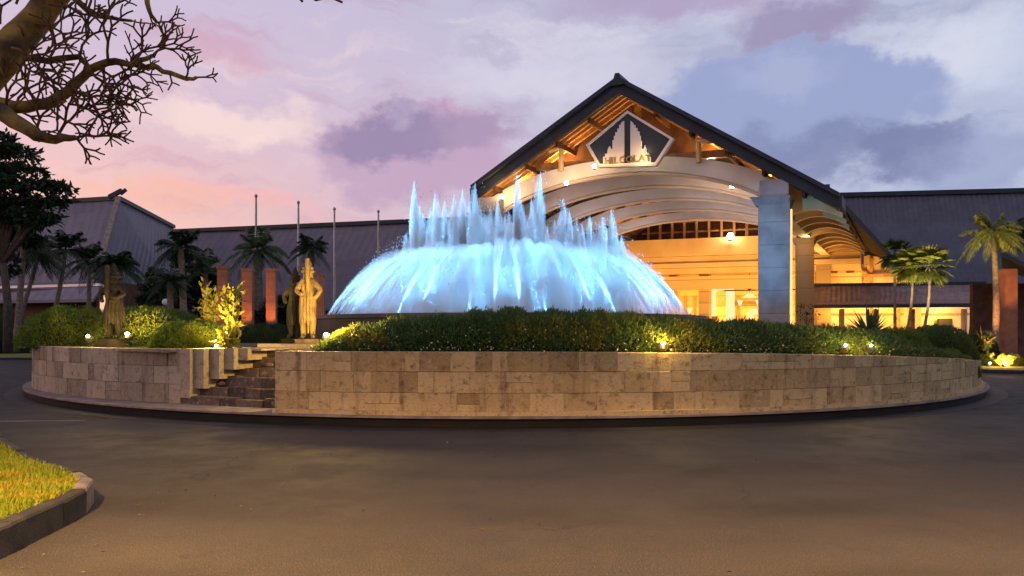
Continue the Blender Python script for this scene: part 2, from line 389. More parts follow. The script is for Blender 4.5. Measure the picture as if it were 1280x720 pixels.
def ring(mb, r0, r1, z0, z1, a0, a1, n=160, uvs=False):
    vs_ = []; 
    for i in range(n+1):
        a = a0+(a1-a0)*i/n
        zz1 = z1(a) if callable(z1) else z1; zz0 = z0(a) if callable(z0) else z0
        q0_ = r0(a) if callable(r0) else r0; q1_ = r1(a) if callable(r1) else r1
        vs_ += [pol(q0_, a, zz0), pol(q1_, a, zz0), pol(q1_, a, zz1), pol(q0_, a, zz1)]
    fs = []
    for i in range(n):
        for k in range(4): fs.append((i*4+k, i*4+(k+1)%4, (i+1)*4+(k+1)%4, (i+1)*4+k))
    if abs(a1-a0) < 2*PI-.01: fs += [(0,3,2,1), (n*4, n*4+1, n*4+2, n*4+3)]
    mb.shared(vs_, fs)
# kerb of the island: black side, stone top
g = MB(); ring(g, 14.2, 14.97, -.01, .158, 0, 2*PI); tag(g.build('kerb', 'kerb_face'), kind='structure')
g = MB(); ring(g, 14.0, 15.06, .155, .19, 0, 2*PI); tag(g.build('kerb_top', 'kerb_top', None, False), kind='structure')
g = MB(); ring(g, 14.9, 15.45, -.02, .004, 0, 2*PI); tag(g.build('gutter', 'gutter'), kind='structure')  # gutter strip kept near black to paint the shadow below the kerb
# raised bed inside the retaining wall
g = MB(); nn = 120; rs = [14.5, 13.4, 12.2, 9, 0.01]
def soilz(r, ph):
    e = htop(ph)-.07; k = min(1, max(0, (14.5-r)/2.3)); return e*(1-k)+1.28*k
vs_ = [pol(r, 2*PI*i/nn, soilz(r, (2*PI*i/nn+PI)%(2*PI)-PI)) for r in rs for i in range(nn)]
# leave the stair notch free
fs = []
for j in range(len(rs)-1):
    for i in range(nn):
        a = ((2*PI*(i+.5)/nn+PI)%(2*PI))-PI
        if PH_L1-.02 < a < PH_R+.02 and j < 2: continue
        fs.append((j*nn+i, j*nn+(i+1)%nn, (j+1)*nn+(i+1)%nn, (j+1)*nn+i))
g.shared(vs_, fs); tag(g.build('terrace', 'soil'), kind='structure')

# faint pale strip on the left road
g = MB(); g.face([(-12.5,12.35,.005),(-7.7,12.95,.005),(-7.7,13.06,.005),(-12.5,12.70,.005)]); tag(g.build('road_strip', 'palestrip'), kind='structure')

# retaining walls, coursed stone
def stone_wall(name, mt, label, r, a0, a1, thick, hf, dir_end=None, courses=(.38,.36,.34,.3), z0=.185, basecourse=False):
    mb = MB(); root = None
    # core
    ring(mb, (lambda q: r(q)-thick) if callable(r) else r-thick, (lambda q: r(q)-.03) if callable(r) else r-.03, z0-.02, lambda a: hf(a)-.012, a0+.0015, a1-.0015, max(8, int(abs(a1-a0)*40)))
    z = z0; ci = 0
    while z < 1.5:
        h = courses[ci % len(courses)]; a = a0; ci += 1
        last = False
        while a < a1-1e-4:
            wd = rnd.uniform(.24, .72)/14.5; b = min(a+wd, a1)
            if a1-b < .2/14.5: b = a1
            if abs(b-PI) < .001: b += .002
            mid = (a+b)/2; top0 = min(z+h, hf(a+1e-4)); top1 = min(z+h, hf(b-1e-4))
            if min(top0, top1) - z > .05 or (ci == 1):
                rr_ = r(( a+b)/2) if callable(r) else r; pr = rnd.uniform(-.010, .014); jt = rnd.uniform(0,.018) if top0 < z+h-.001 else 0; gp = .0012/rr_; k = 3
                ns = max(1, int((b-a)*rr_/.3)); vs2 = []
                if rnd.random() < .16 and top0-z > .25 and not last:   # two thin stones instead of one
                    zs = [(0, .5), (.5, 1)]
                else: zs = [(0, 1)]
                for f0, f1 in zs:
                    vs2 = []
                    for i in range(ns+1):
                        aa0 = a+(b-a)*i/ns; rq = r(aa0) if callable(r) else r; rr = rq+pr
                        aa = a+gp+(b-a-2*gp)*i/ns; tp = top0+(top1-top0)*i/ns-jt
                        zb = z+(tp-z)*f0+.0025; zt = z+(tp-z)*f1-.0025
                        e = .005
                        vs2 += [pol(rq-.035, aa, zb), pol(rr-e, aa, zb), pol(rr, aa, zb+e), pol(rr, aa, zt-e), pol(rr-e, aa, zt), pol(rq-.035, aa, zt)]
                    fs2 = [(i*6+q, i*6+(q+1)%6, (i+1)*6+(q+1)%6, (i+1)*6+q) for i in range(ns) for q in range(6)]
                    fs2 += [(0,5,4,3,2,1), tuple(ns*6+q for q in range(6))]
                    mb.shared(vs2, fs2)
            a = b
        z += h
    return mb.build(name, mt)
def hl(a):      # left wall: stepped down towards the stairs
    if a <= PH_L0: return 1.27
    k = (a-PH_L0)/(PH_L1-PH_L0)  # 0 at full height, grows towards PH_L1 (which lies left), kept for safety
    return 1.27
wl = stone_wall('retaining_wall', 'wall_left', '', lambda q: 14.3+.55*min(1, max(0, (-math.degrees(q)-28)/24))**.8, -PI+.02, PH_L1, .4, lambda a: 1.27)
tag(wl, 'grey blocky stone wall left of the dark steps, curving away', 'wall')
wr = stone_wall('retaining_wall', 'wall_right', '', 14.86, PH_R, PI-.02, .42, htop)
tag(wr, 'long tan sandstone wall right of the steps, under the hedge and fountain', 'wall')
g = MB(); ring(g, 14.80, 14.95, .18, .26, PH_R, PI-.02, 140); g.build('base_course', 'wall_right', wr)
# stepped end of the left wall + steps
st = thing('stone_steps', 'dark mossy stone steps climbing through the gap between the two walls', 'steps', pol(14, (PH_L1+PH_R)/2, .16))
nst = 6
for k in range(nst):
    a0 = PH_L1 + (PH_L0-PH_L1)*k/nst; z0 = .16; z1 = .16+.185*(k+1)
    # stair-stepped side wall of grey stone that meets the left wall (its blocks)
    mb = MB(); aw = (PH_L0-PH_L1)/nst
    ring(mb, 13.0-.2*k, 14.31-.13*k+rnd.uniform(-.02,.02), z1-.04, 1.27, a0, a0+aw+.002, 3)
    mb.build('side_block', 'wall_left', st)
    mb = MB(); r1 = 14.30-.22*k
    a = a0-.003
    while a < PH_R-.005:
        b = min(a+rnd.uniform(.35, .8)/r1, PH_R-.003); j = rnd.uniform(-.05, .03)
        ring(mb, r1-.55, r1+j, .16, z1+rnd.uniform(-.03, .012), a+.001, b-.001, 3); a = b
    mb.build('step', 'mossy', st)
mb = MB(); ring(mb, 12.0, 12.3, .1, 1.34, PH_L1, PH_R, 8); mb.build('back_wall', 'wall_left', st)
for k in range(7):   # loose stones on the steps
    a = rnd.uniform(PH_L1+.03, PH_R-.02); r_ = rnd.uniform(13.2, 14.2); kk = max(0, int((14.3-r_)/.3)); s = rnd.uniform(.07, .13)
    mb = MB(); mb.lathe(pol(r_, a, .16+.185*(kk+1)-.02), [(s*.5,0),(s,s*.4),(s*.9,s*.8),(s*.4,s*1.15)], 7, 1.3, .9); tag(mb.build('loose_stone', 'mossy'), 'rounded dark stone lying on the mossy steps', 'stone', 'loose stones on the steps')

# grass island bottom left with kerb
isl = [(-3.55,-2),(-3.62,2),(-3.70,4.2),(-3.74,5.2),(-3.80,5.9),(-3.88,6.35),(-4.05,6.75),(-4.35,7.1),(-4.85,7.6),(-5.6,8.35),(-6.6,9.4),(-7.8,10.9),(-9.5,13),(-16,16),(-26,16),(-26,-2)]
isl = [(x_+(.13 if y_ < 7.3 else -.05), y_) for x_, y_ in isl]
def inset(poly, d):
    out = []; n = len(poly)
    for i in range(n):
        a, b, c = Vector(poly[i-1]), Vector(poly[i]), Vector(poly[(i+1)%n])
        n1 = Vector((-(b-a).y, (b-a).x)).normalized(); n2 = Vector((-(c-b).y, (c-b).x)).normalized()
        nn_ = (n1+n2).normalized(); out.append(b + nn_*d/max(.4, nn_.dot(n1)))
    return [tuple(p) for p in out]
inner = inset(isl, .11); inner2 = inset(isl, .8)
g = MB(); n = len(isl)
g.shared([(x, y, .195) for x, y in inner]+[(x, y, .25) for x, y in inner2], [(i, (i+1)%n, (i+1)%n+n, i+n) for i in range(n)]+[tuple(range(n, 2*n))])
tag(g.build('lawn', 'grassbase'), kind='structure')
# kerb stones of the island, each segment a block, dark on the straight, pale and chipped on the bend
for tagk, mt_, lo, hi in (('a', 'kerb_dark', -2, 6.3), ('b', 'kerb_pale', 6.3, 7.0), ('c', 'kerb_dark', 7.0, 14)):
    mb = MB(); pts = [Vector(p) for p in isl[:13]]; acc = []
    for i in range(len(pts)-1):
        L = (pts[i+1]-pts[i]).length; k = max(1, round(L/.55))
        for q in range(k): acc.append((pts[i].lerp(pts[i+1], q/k), pts[i].lerp(pts[i+1], (q+1)/k)))
    for a, b in acc:
        my = (a.y+b.y)/2
        if not (lo <= my < hi): continue
        d = (b-a).normalized(); nrm = Vector((-d.y, d.x)); a2 = a+d*.006; b2 = b-d*.006; zt = .235+rnd.uniform(-.012,.012); e = .03; jo = rnd.uniform(-.012,.012)
        a2 += nrm*jo; b2 += nrm*jo
        pr = [(0,-.01),(0,zt-e),(e*.35,zt-e*.35),(e,zt),(.115,zt),(.115,-.01)]
        v = [(*(p+nrm*o_), z_) for p in (a2, b2) for o_, z_ in pr]
        mb.shared(v, [(q, (q+1)%6, (q+1)%6+6, q+6) for q in range(6)]+[(5,4,3,2,1,0),(6,7,8,9,10,11)])
    tag(mb.build('kerb', mt_), kind='structure')
def in_poly(x, y, poly):
    r = np.zeros(len(x), bool); n = len(poly)
    for i in range(n):
        x1, y1 = poly[i]; x2, y2 = poly[(i+1)%n]
        c = ((y1 > y) != (y2 > y)) & (x < (x2-x1)*(y-y1)/((y2-y1) if y2 != y1 else 1e-9)+x1); r ^= c
    return r
x = nr.uniform(-11, -3.6, 330000); y = nr.uniform(3.6, 13.5, 330000)
ok = in_poly(x, y, inner) & (x > -.78*y-.6) & (nr.uniform(size=len(x)) < np.clip(9/y, .3, 1)); x, y = x[ok], y[ok]; N = len(x)
dm = np.full(N, 9.0)
for i in range(len(inner)):
    ax_, ay_ = inner[i]; bx_, by_ = inner[(i+1)%len(inner)]; L2 = (bx_-ax_)**2+(by_-ay_)**2+1e-9; tt = np.clip(((x-ax_)*(bx_-ax_)+(y-ay_)*(by_-ay_))/L2, 0, 1); dm = np.minimum(dm, np.hypot(x-ax_-tt*(bx_-ax_), y-ay_-tt*(by_-ay_)))
P = np.stack([x, y, .19+.05*np.minimum(1, dm/.64)+.02*np.sin(x*3)*np.sin(y*2.3)], 1); D = np.stack([nr.normal(0,.45,N), nr.normal(0,.45,N), np.ones(N)], 1)
tag(npmesh('grass', leaves(P, D, .065, .009), 4, 'grass'), 'short yellow-green grass of the near traffic island', 'grass', kind='stuff')

# verges beyond the road
def verge(name, pts, zt=.14, label=None):
    mb = MB(); n = len(pts); inn = inset(pts, .15)
    mb.shared([(x, y, -.01) for x, y in pts]+[(x, y, zt) for x, y in pts]+[(x, y, zt) for x, y in inn], [(i, (i+1)%n, (i+1)%n+n, i+n) for i in range(n)]+[(i+n, (i+1)%n+n, (i+1)%n+2*n, i+2*n) for i in range(n)])
    tag(mb.build('kerb', 'kerb_dark'), kind='structure')
    mb = MB(); mb.shared([(x, y, zt-.01) for x, y in inn]+[(inn[0][0], inn[0][1], -1)], [tuple(range(n))]); tag(mb.build('lawn', 'vergegrass'), kind='structure')
M['vergegrass'] = vmat('verge_grass', (.07,.085,.012), (.13,.13,.02), 1.5, .9, .8, 25)
verge('l', [(-70,41),(-22,41),(-19,43),(-14,47),(-9,51),(3,53),(3,80),(-70,80)])
verge('r', [(17.8,28.5),(19.5,27.3),(24,27.0),(60,27.5),(60,60),(36,60),(24,50),(18.5,36),(17.6,31)])
verge('r', [(15.5,50.5),(34,60.5),(60,60.5),(60,62),(15.5,62)])
# pale paved apron under the porte cochere
g = MB(); g.face([(-20,52.5,.006),(14,46,.006),(30,62,.006),(40,120,.006),(-20,120,.006)]); tag(g.build('forecourt', vmat('paving', (.30,.24,.17), (.4,.33,.25), 1.5, .5)), kind='structure')

# ================================================================ ENTRANCE PAVILION
AX, AY = 6.75, 45.0; U = (.951, -.309); V_ = (.485, .875)
def G(a, z, b): return (AX+a*U[0]+b*V_[0], AY+a*U[1]+b*V_[1], z)
def Gi(px, py, b):      # the point of the plane b seen at a pixel
    k = (px-640)/F; a = (k*(AY+V_[1]*b)-AX-V_[0]*b)/(U[0]-k*U[1]); y = AY+a*U[1]+b*V_[1]; return a, H0+(HY-py)/F*y
pav = thing('entrance_pavilion', 'large open hotel entrance with dark gabled roof and pale arches lit gold', 'building', G(0, 0, 10))
def rz(a): return 17.2-.632*abs(a)
B1 = 30.0; AL = -9.6; AR = 12.4
def slab(mb, a0, a1, b0, b1, z0f, z1f, uvk=1):
    p = [G(a0, z0f(a0), b0), G(a1, z0f(a1), b0), G(a1, z0f(a1), b1), G(a0, z0f(a0), b1)]
    q = [G(a0, z1f(a0), b0), G(a1, z1f(a1), b0), G(a1, z1f(a1), b1), G(a0, z1f(a0), b1)]
    L = math.hypot(a1-a0, z0f(a1)-z0f(a0)); uv = [(b0, 0), (b0, L), (b1, L), (b1, 0)]
    mb.face(q, uv); mb.face(p[::-1], uv[::-1])
    for i in range(4): j = (i+1)%4; mb.face([p[i], p[j], q[j], q[i]], [(0,0)]*4)
mb = MB()
for a0, a1 in ((AL, 0), (0, AR)): slab(mb, a0, a1, .05, B1, lambda a: rz(a)-.12, lambda a: rz(a)+.02)
roof = mb.build('roof', 'rooft', pav)
mb = MB()
for a0, a1 in ((AL, -.002), (.002, AR)): slab(mb, a0, a1, .06, B1-.1, lambda a: rz(a)-.24, lambda a: rz(a)-.125)
mb.build('soffit', 'soffit', pav)
mb = MB(); slab(mb, AL-.15, -.001, -.22, .04, lambda a: rz(a)-.72, lambda a: rz(a)+.14); slab(mb, .001, AR+.2, -.22, .04, lambda a: rz(a)-.72, lambda a: rz(a)+.14)
slab(mb, AL-.15, 0, -.5, -.225, lambda a: rz(a)-.02, lambda a: rz(a)+.26); slab(mb, 0.001, AR+.2, -.5, -.225, lambda a: rz(a)-.02, lambda a: rz(a)+.26)
mb.build('bargeboard', 'fascia', pav)
mb = MB(); mb.hexa([G(-.35,16.9,-.55),G(.35,16.9,-.55),G(.35,16.9,B1),G(-.35,16.9,B1),G(-.12,17.62,-.55),G(.12,17.62,-.55),G(.12,17.62,B1),G(-.12,17.62,B1)]); mb.build('ridge_cap', 'fascia', pav)
# eave gutters and dark edge boards along the sides
mb = MB(); slab(mb, AR-.05, AR+.32, -.2, B1, lambda a: rz(AR)-.62, lambda a: rz(AR)+.02)
slab(mb, AL-.35, AL-.155, -.2, B1, lambda a: rz(AL)-1.5, lambda a: rz(AL)+.05); mb.build('eave_board', 'fascia', pav)
mb = MB(); q_ = [G(12.55,9.36,.4), G(15.3,7.95,B1), G(12.5,9.36,B1)]
mb.shared([Vector(p)+Vector((0,0,d)) for d in (0,-.42) for p in q_], [(0,1,2),(5,4,3),(0,3,4,1),(1,4,5,2),(2,5,3,0)]); mb.build('skirt_roof', 'vaultdark', pav)
# rafters
rf_b = [.55, 1.15, 1.75, 2.5, 3.6, 5, 7, 9, 11, 13, 15, 17, 19, 21, 23, 25, 27]
for b in rf_b:
    mb = MB()
    slab(mb, AL+.05, -.01, b-.09, b+.09, lambda a: rz(a)-.60, lambda a: rz(a)-.245); slab(mb, .01, AR-.05, b-.09, b+.09, lambda a: rz(a)-.60, lambda a: rz(a)-.245)
    mb.build('rafter', 'timber', pav)
for a in (-8.4, -6.3, -4.2, -2.1, 2.1, 4.2, 6.3, 8.4, 10.6):
    mb = MB(); mb.hexa([G(a-.08,rz(a)-.95,.3),G(a+.08,rz(a)-.95,.3),G(a+.08,rz(a)-.95,B1-2),G(a-.08,rz(a)-.95,B1-2),G(a-.08,rz(a)-.62,.3),G(a+.08,rz(a)-.62,.3),G(a+.08,rz(a)-.62,B1-2),G(a-.08,rz(a)-.62,B1-2)]); mb.build('purlin', 'darktimber', pav)
# arches
def arc_z(a, top=12.55, span=9.3, spring=9.45): 
    return spring + (top-spring)*math.sqrt(max(0, 1-(a/ (span*1.06))**2))**1.15
for i, (b, band, off) in enumerate(((1.1,.92,.18),(5.0,.84,-.03),(9.0,.70,-.38),(13.0,.64,-.64),(17.2,.56,-.88))):
    mb = MB(); n = 44; th = .45
    for q in range(n):
        a0 = -9.3+18.6*q/n; a1 = -9.3+18.6*(q+1)/n
        z0, z1 = arc_z(a0)+off, arc_z(a1)+off; k0 = band*(1+.5*(abs(a0)/9.3)**2); k1 = band*(1+.5*(abs(a1)/9.3)**2)
        mb.hexa([G(a0,z0-k0,b),G(a1,z1-k1,b),G(a1,z1-k1,b+th),G(a0,z0-k0,b+th),G(a0,z0,b),G(a1,z1,b),G(a1,z1,b+th),G(a0,z0,b+th)])
    bm = bmesh.new(); o = mb.build('arch', 'arch', pav)
    bm.from_mesh(o.data); bmesh.ops.remove_doubles(bm, verts=bm.verts, dist=.001); bm.to_mesh(o.data); bm.free()
    mb = MB()   # gold-lit bead under each arch
    pts = [G(-9.2+18.4*q/40, arc_z(-9.2+18.4*q/40)+off-band*(1+.5*(abs(-9.2+18.4*q/40)/9.3)**2)-.10, b+.2) for q in range(41)]
    mb.tube(pts, [.13]*41, 6); mb.build('arch_trim', 'cream', o)
# ceiling vault between the arches, brown boards
mb = MB(); n = 24
for q in range(n):
    a0 = -9+18*q/n; a1 = -9+18*(q+1)/n
    mb.face([G(a0,arc_z(a0)+.9,3.2),G(a1,arc_z(a1)+.9,3.2),G(a1,arc_z(a1)+.6,17),G(a0,arc_z(a0)+.6,17)])
vault = mb.build('vault', 'vaultdark', pav)
# pillars and their brackets
def pillar(a, b, w_, ztop, mt, capz=1.1, name='pillar'):
    mb = MB(); c = G(a, 0, b); rot = math.atan2(U[1], U[0])
    nb = max(3, round((ztop-capz)/1.25)); hb = (ztop-capz)/nb
    for q in range(nb): mb.box((c[0], c[1], hb*(q+.5)), (w_+rnd.uniform(-.006,.006), w_, hb-.014), rot)
    mb.box((c[0], c[1], (ztop-capz)/2), (w_-.06, w_-.06, ztop-capz-.02), rot); mb.box((c[0], c[1], .35), (w_+.12, w_+.12, .7), rot)
    o = mb.build(name, mt, pav); bv = o.modifiers.new('bevel', 'BEVEL'); bv.width = .03; bv.segments = 2
    mb = MB(); mb.hexa([(*G(a-w_/2-.02,0,b-w_/2)[:2],ztop-capz-.35),(*G(a+w_/2+.02,0,b-w_/2)[:2],ztop-capz-.35),(*G(a+w_/2+.02,0,b+w_/2)[:2],ztop-capz-.35),(*G(a-w_/2-.02,0,b+w_/2)[:2],ztop-capz-.35),
        (*G(a-w_/2-.28,0,b-w_/2-.2)[:2],ztop-capz+.15),(*G(a+w_/2+.2,0,b-w_/2-.2)[:2],ztop-capz+.15),(*G(a+w_/2+.2,0,b+w_/2+.2)[:2],ztop-capz+.15),(*G(a-w_/2-.28,0,b+w_/2+.2)[:2],ztop-capz+.15)])
    mb.box((c[0], c[1], ztop-capz/2+.10), (w_*.92, w_*.92, capz-.1), rot)
    mb.build('capital', mt, o)
    return o
PA = Gi(967, 300, .6)[0]
pillar(PA, .6, 1.72, 10.45, 'pillar')
pillar(-PA, .6, 1.72, 10.45, 'pillar')
for b in (14.0, 27.0):
    pillar(PA+.1, b, 1.25, 9.6, 'gold'); pillar(-PA, b, 1.25, 9.6, 'gold')
# side beam carrying the arch ends
for s in (1, -1):
    mb = MB(); a = s*9.3
    mb.hexa([G(a-.35,8.55,1.6),G(a+.35,8.55,1.6),G(a+.35,8.55,27),G(a-.35,8.55,27),G(a-.35,9.35,1.6),G(a+.35,9.35,1.6),G(a+.35,9.35,27),G(a-.35,9.35,27)]); mb.build('side_beam', 'cream', pav)
# curved outriggers under the side overhang
for b in (1.4, 4.2, 7.0, 9.8, 12.6, 15.4, 18.2, 21.0, 24.0):
    mb = MB(); n = 10
    for q in range(n):
        t0, t1 = q/n, (q+1)/n; a0, a1 = 9.6+3.0*t0, 9.6+3.0*t1
        zt0, zt1 = rz(a0)-.62, rz(a1)-.62
        zb0 = zt0-1.7*(1-t0)**2.2-.3; zb1 = zt1-1.7*(1-t1)**2.2-.3
        mb.hexa([G(a0,zb0,b),G(a1,zb1,b),G(a1,zb1,b+.5),G(a0,zb0,b+.5),G(a0,zt0,b),G(a1,zt1,b),G(a1,zt1,b+.5),G(a0,zt0,b+.5)])
    mb.build('bracket', 'panel', pav)
# kinked struts either side of the sign
for a, s in ((Gi(701, 190, .9)[0], 1), (Gi(873, 185, .9)[0], 1)):
    mb = MB(); zt = rz(a)-.6; zb = arc_z(a)-.1
    mb.tube([G(a, zb, .95), G(a, zt-.55, .95), G(a-.12, zt-.3, .9), G(a-.75*(1 if a < 0 else -1)*-1*(-1), rz(a-.75*(1 if a < 0 else -1)*-1*(-1))-.62, .7)], [.17,.17,.17,.15], 8); mb.build('strut', 'panel', pav)
# gable tie beam and the dark screen behind the sign
mb = MB(); mb.hexa([G(-6.6,12.45,1.6),G(6.6,12.45,1.6),G(6.6,12.45,1.9),G(-6.6,12.45,1.9),G(-6.6,12.9,1.6),G(6.6,12.9,1.6),G(6.6,12.9,1.9),G(-6.6,12.9,1.9)]); mb.build('tie_beam', 'timber', pav)
mb = MB(); mb.prism([(-6.4,12.95),(-.3,12.95),(-.3,16.6),(-.6,16.6)], G, 3.2, 3.4); mb.prism([(.3,12.95),(6.4,12.95),(.6,16.6),(.3,16.6)], G, 3.2, 3.4); mb.build('gable_screen', 'darktimber', pav)
# lobby front: stepped cornice beams
def gbox(mb, a0, a1, b0, b1, z0, z1, uv=False):
    p = [G(a0,z0,b0),G(a1,z0,b0),G(a1,z0,b1),G(a0,z0,b1)]; q = [G(a0,z1,b0),G(a1,z1,b0),G(a1,z1,b1),G(a0,z1,b1)]
    mb.has_uv = True; i = len(mb.v)
    for a_, b_, c_, d_ in ((0,1,1,0),(1,2,2,1),(2,3,3,2),(3,0,0,3)):
        L = (Vector(p[a_])-Vector(p[b_])).length; mb.face([p[a_],p[b_],q[c_],q[d_]], [(0,z0),(L,z0),(L,z1),(0,z1)])
    mb.face(q, [(0,0),(1,0),(1,1),(0,1)]); mb.face(p[::-1], [(0,0),(1,0),(1,1),(0,1)])
for z0, z1, b0, mt in ((8.85,10.5,26.0,'panel'),(8.2,8.82,26.35,'panel'),(7.75,8.17,26.15,'panel'),(7.2,7.72,26.55,'panel')):
    mb = MB(); gbox(mb, -13, 12.2, b0, 27.6, z0, z1); mb.build('cornice', mt, pav)
mb = MB(); gbox(mb, -13, 12.2, 27.65, 28.0, 5.75, 7.0); mb.build('frieze', 'gold', pav)
# timber lattice above the cornice
mb = MB(); gbox(mb, -9, 9.4, 29.2, 29.4, 10.5, 15.5); mb.build('clerestory', 'darktimber', pav)
for q in range(15):
    a = -6.8+q*1.15; mb = MB(); mb.bar(G(a,10.5,27.0), G(a,13.2-.05*a*a*.3,27.0), .22, .22); mb.build('lattice_post', 'timber', pav)
for z in (11.3, 12.3):
    mb = MB(); mb.bar(G(-7.5,z,27.2), G(9.2,z,27.2), .14, .16); mb.build('lattice_rail', 'timber', pav)
# lobby interior
mb = MB(); gbox(mb, -15, 12.3, 37.5, 37.8, 0, 8.6); mb.build('lobby_wall', 'gold', pav)
mb = MB(); gbox(mb, -15, 12.2, 28.05, 37.5, 7.3, 7.45); mb.build('lobby_ceiling', 'panel', pav)
mb = MB(); gbox(mb, -15, 16, 27, 38, .02, .18); mb.build('lobby_floor', 'cream', pav)
mb = MB(); gbox(mb, -15.3, -15, 27.6, 37.8, 0, 8.6); mb.build('side_wall', 'gold', pav)
mb = MB(); gbox(mb, 12.35, 12.65, 28.5, 37.8, 0, 8.6); mb.build('side_wall', 'gold', pav)
def gpx(px, b): return Gi(px, 300, b)[0]
for px, w_ in ((795,.6),(843,.8),(881,1.0),(1040,.9),(1063,.7)):
    a = gpx(px, 29); mb = MB(); gbox(mb, a-w_/2, a+w_/2, 28.6, 28.6+w_, .15, 7.3); mb.build('lobby_column', 'gold', pav)
mb = MB(); gbox(mb, gpx(800,33), gpx(832,33), 33, 33.3, .2, 5.2); mb.build('partition', 'timber', pav)
mb = MB(); gbox(mb, gpx(905,36), gpx(965,36), 36.6, 36.9, 5.0, 5.25); gbox(mb, gpx(770,31), gpx(1020,31), 31, 31.2, 6.2, 6.42); mb.build('transom', 'timber', pav)
# curved wall of the stair inside, its brightness put in as glow
def lobby_arch(px0, px1, b, zt, th, name, mt):
    a0, a1 = gpx(px0, b), gpx(px1, b); mb = MB(); n = 14; cxx = (a0+a1)/2; hw = (a1-a0)/2
    out = [(a0, .2)]+[(cxx-hw*math.cos(PI*q/n), zt-hw*.75+hw*.75*math.sin(PI*q/n)) for q in range(n+1)]+[(a1, .2)]
    inn = [(a1-th, .2)]+[(cxx+(hw-th)*math.cos(PI*q/n), zt-hw*.75+(hw*.75-th)*math.sin(PI*q/n)) for q in range(n+1)]+[(a0+th, .2)]
    m = len(out)
    for q in range(m-1):
        o0, o1 = out[q], out[q+1]; i0, i1 = inn[m-1-q], inn[m-2-q]
        mb.hexa([G(*o0,b),G(*o1,b),G(*o1,b+.5),G(*o0,b+.5),G(*i0,b),G(*i1,b),G(*i1,b+.5),G(*i0,b+.5)])
    return mb.build(name, mt, pav)
M['glowwall'] = emat('warm_glow', (1.0,.74,.34), 1.25)  # glow for lamp shades; also paints the bright archways and pillar edge
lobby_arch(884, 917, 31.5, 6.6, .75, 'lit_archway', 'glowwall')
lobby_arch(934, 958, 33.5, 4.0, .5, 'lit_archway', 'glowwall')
mb = MB(); gbox(mb, gpx(850,30), gpx(895,30), 29.9, 30.2, 1.2, 3.0); gbox(mb, gpx(848,30), gpx(897,30), 29.8, 30.3, 3.0, 3.15); mb.build('reception_desk', 'timber', pav)
for px in (856, 868, 922, 962, 996):
    a = gpx(px, 37); mb = MB(); gbox(mb, a-.11, a+.11, 37.2, 37.45, .2, 5.6); mb.build('mullion', 'timber', pav)
for px, z in ((862,3.6),(925,4.4),(948,4.4),(1000,4.0)):
    a = gpx(px, 36.9); mb = MB(); mb.lathe(G(a, z, 36.9), [(.12,0),(.3,.5),(.34,.6)], 10); mb.build('wall_lamp', 'glowwall', pav)
for px in (900, 925, 948):
    a = gpx(px, 29); mb = MB(); mb.lathe(G(a, .18, 29), [(.35,0),(.42,.5),(.3,1.0),(.42,1.15)], 14); mb.build('planter_pot', 'timber', pav)
mb = MB(); gbox(mb, gpx(918,30), gpx(940,30), 29.6, 30.3, .2, 1.6); mb.build('counter', 'darktimber', pav)
for px0, px1, z in ((905,950,5.7),(985,1020,5.7)): mb = MB(); mb.bar(G(gpx(px0,30), z, 30), G(gpx(px1,30), z, 30), .12, .12); mb.build('lamp_rail', 'black', pav)
# balustrade
for px0, px1 in ((845,890),):
    rl = thing('railing', 'dark low railing in front of the lobby, left of the tall grey pillar', 'railing', G(gpx(868,24), 0, 24))
    mb = MB(); mb.bar(G(gpx(px0,24), 2.75, 24), G(gpx(px1,24), 2.75, 24), .12, .12); mb.build('handrail', 'darktimber', rl)
    for q in range(8):
        a = gpx(px0+(px1-px0)*q/7, 24); mb = MB(); mb.bar(G(a,.0,24), G(a,2.7,24), .08, .08); mb.build('baluster', 'darktimber', rl)
# pendant lamp
def pendant(px, py, b, label, top=7.3, s=1.0):
    a, z = Gi(px, py, b); p = thing('pendant_lamp', label, 'lamp', G(a, z, b))
    mb = MB(); mb.tube([G(a, z+.3, b), G(a, top, b)], [.03,.03], 6); mb.build('cord', 'black', p)
    mb = MB(); mb.lathe(G(a, z, b), [(.62*s,0),(.5*s,.16*s),(.16*s,.42*s),(.05*s,.5*s)], 16); mb.build('lamp_shade', 'glowwall', p)
    mb = MB(); mb.lathe(G(a, z+.75*s, b), [(.1*s,0),(.3*s,.2*s),(.16*s,.7*s),(.03*s,.9*s)], 10); mb.build('finial', 'darktimber', p)
pendant(937, 372, 29.5, 'tiered dark pendant lamp with glowing rim left of the tall grey pillar')
# visible small lamps on the arch and in the vault
def lamp_ball(name, loc, r, label, group=None, mt='hot', power=0, col=WARM, off=(0,0,0)):
    t_ = thing(name, label, 'lamp', loc, group)
    mb = MB(); mb.lathe((loc[0],loc[1],loc[2]-r), [(r*.3,0),(r*.85,r*.4),(r,r),(r*.85,r*1.6),(r*.3,r*2)], 12); mb.build('bulb', mt, t_)
    mb = MB(); mb.lathe((loc[0],loc[1],loc[2]-r*1.5), [(r*.6,0),(r*.9,r*.25),(r*.5,r*.6)], 12); mb.build('fitting', 'black', t_)
    if power: add_light('light', 'POINT', (loc[0]+off[0],loc[1]+off[1],loc[2]+off[2]), power, col, t_, shadow_soft_size=.25)
    return t_
for px, py, pw, lb in ((627,246,260,'small bright lamp at the left foot of the front arch'),(708,229,160,'small warm lamp on the front arch between the left strut and gable foot'),(743,208,160,'bright lamp under the left corner of the pentagon sign'),(806,199,200,'bright lamp at the right end of the gold lettering')):
    a, z = Gi(px, py, -.15); lamp_ball('arch_lamp', G(a, z, -.15), .13, lb, 'lamps on the front arch', 'hot', pw, WARM, (-.0,-.5,.35))
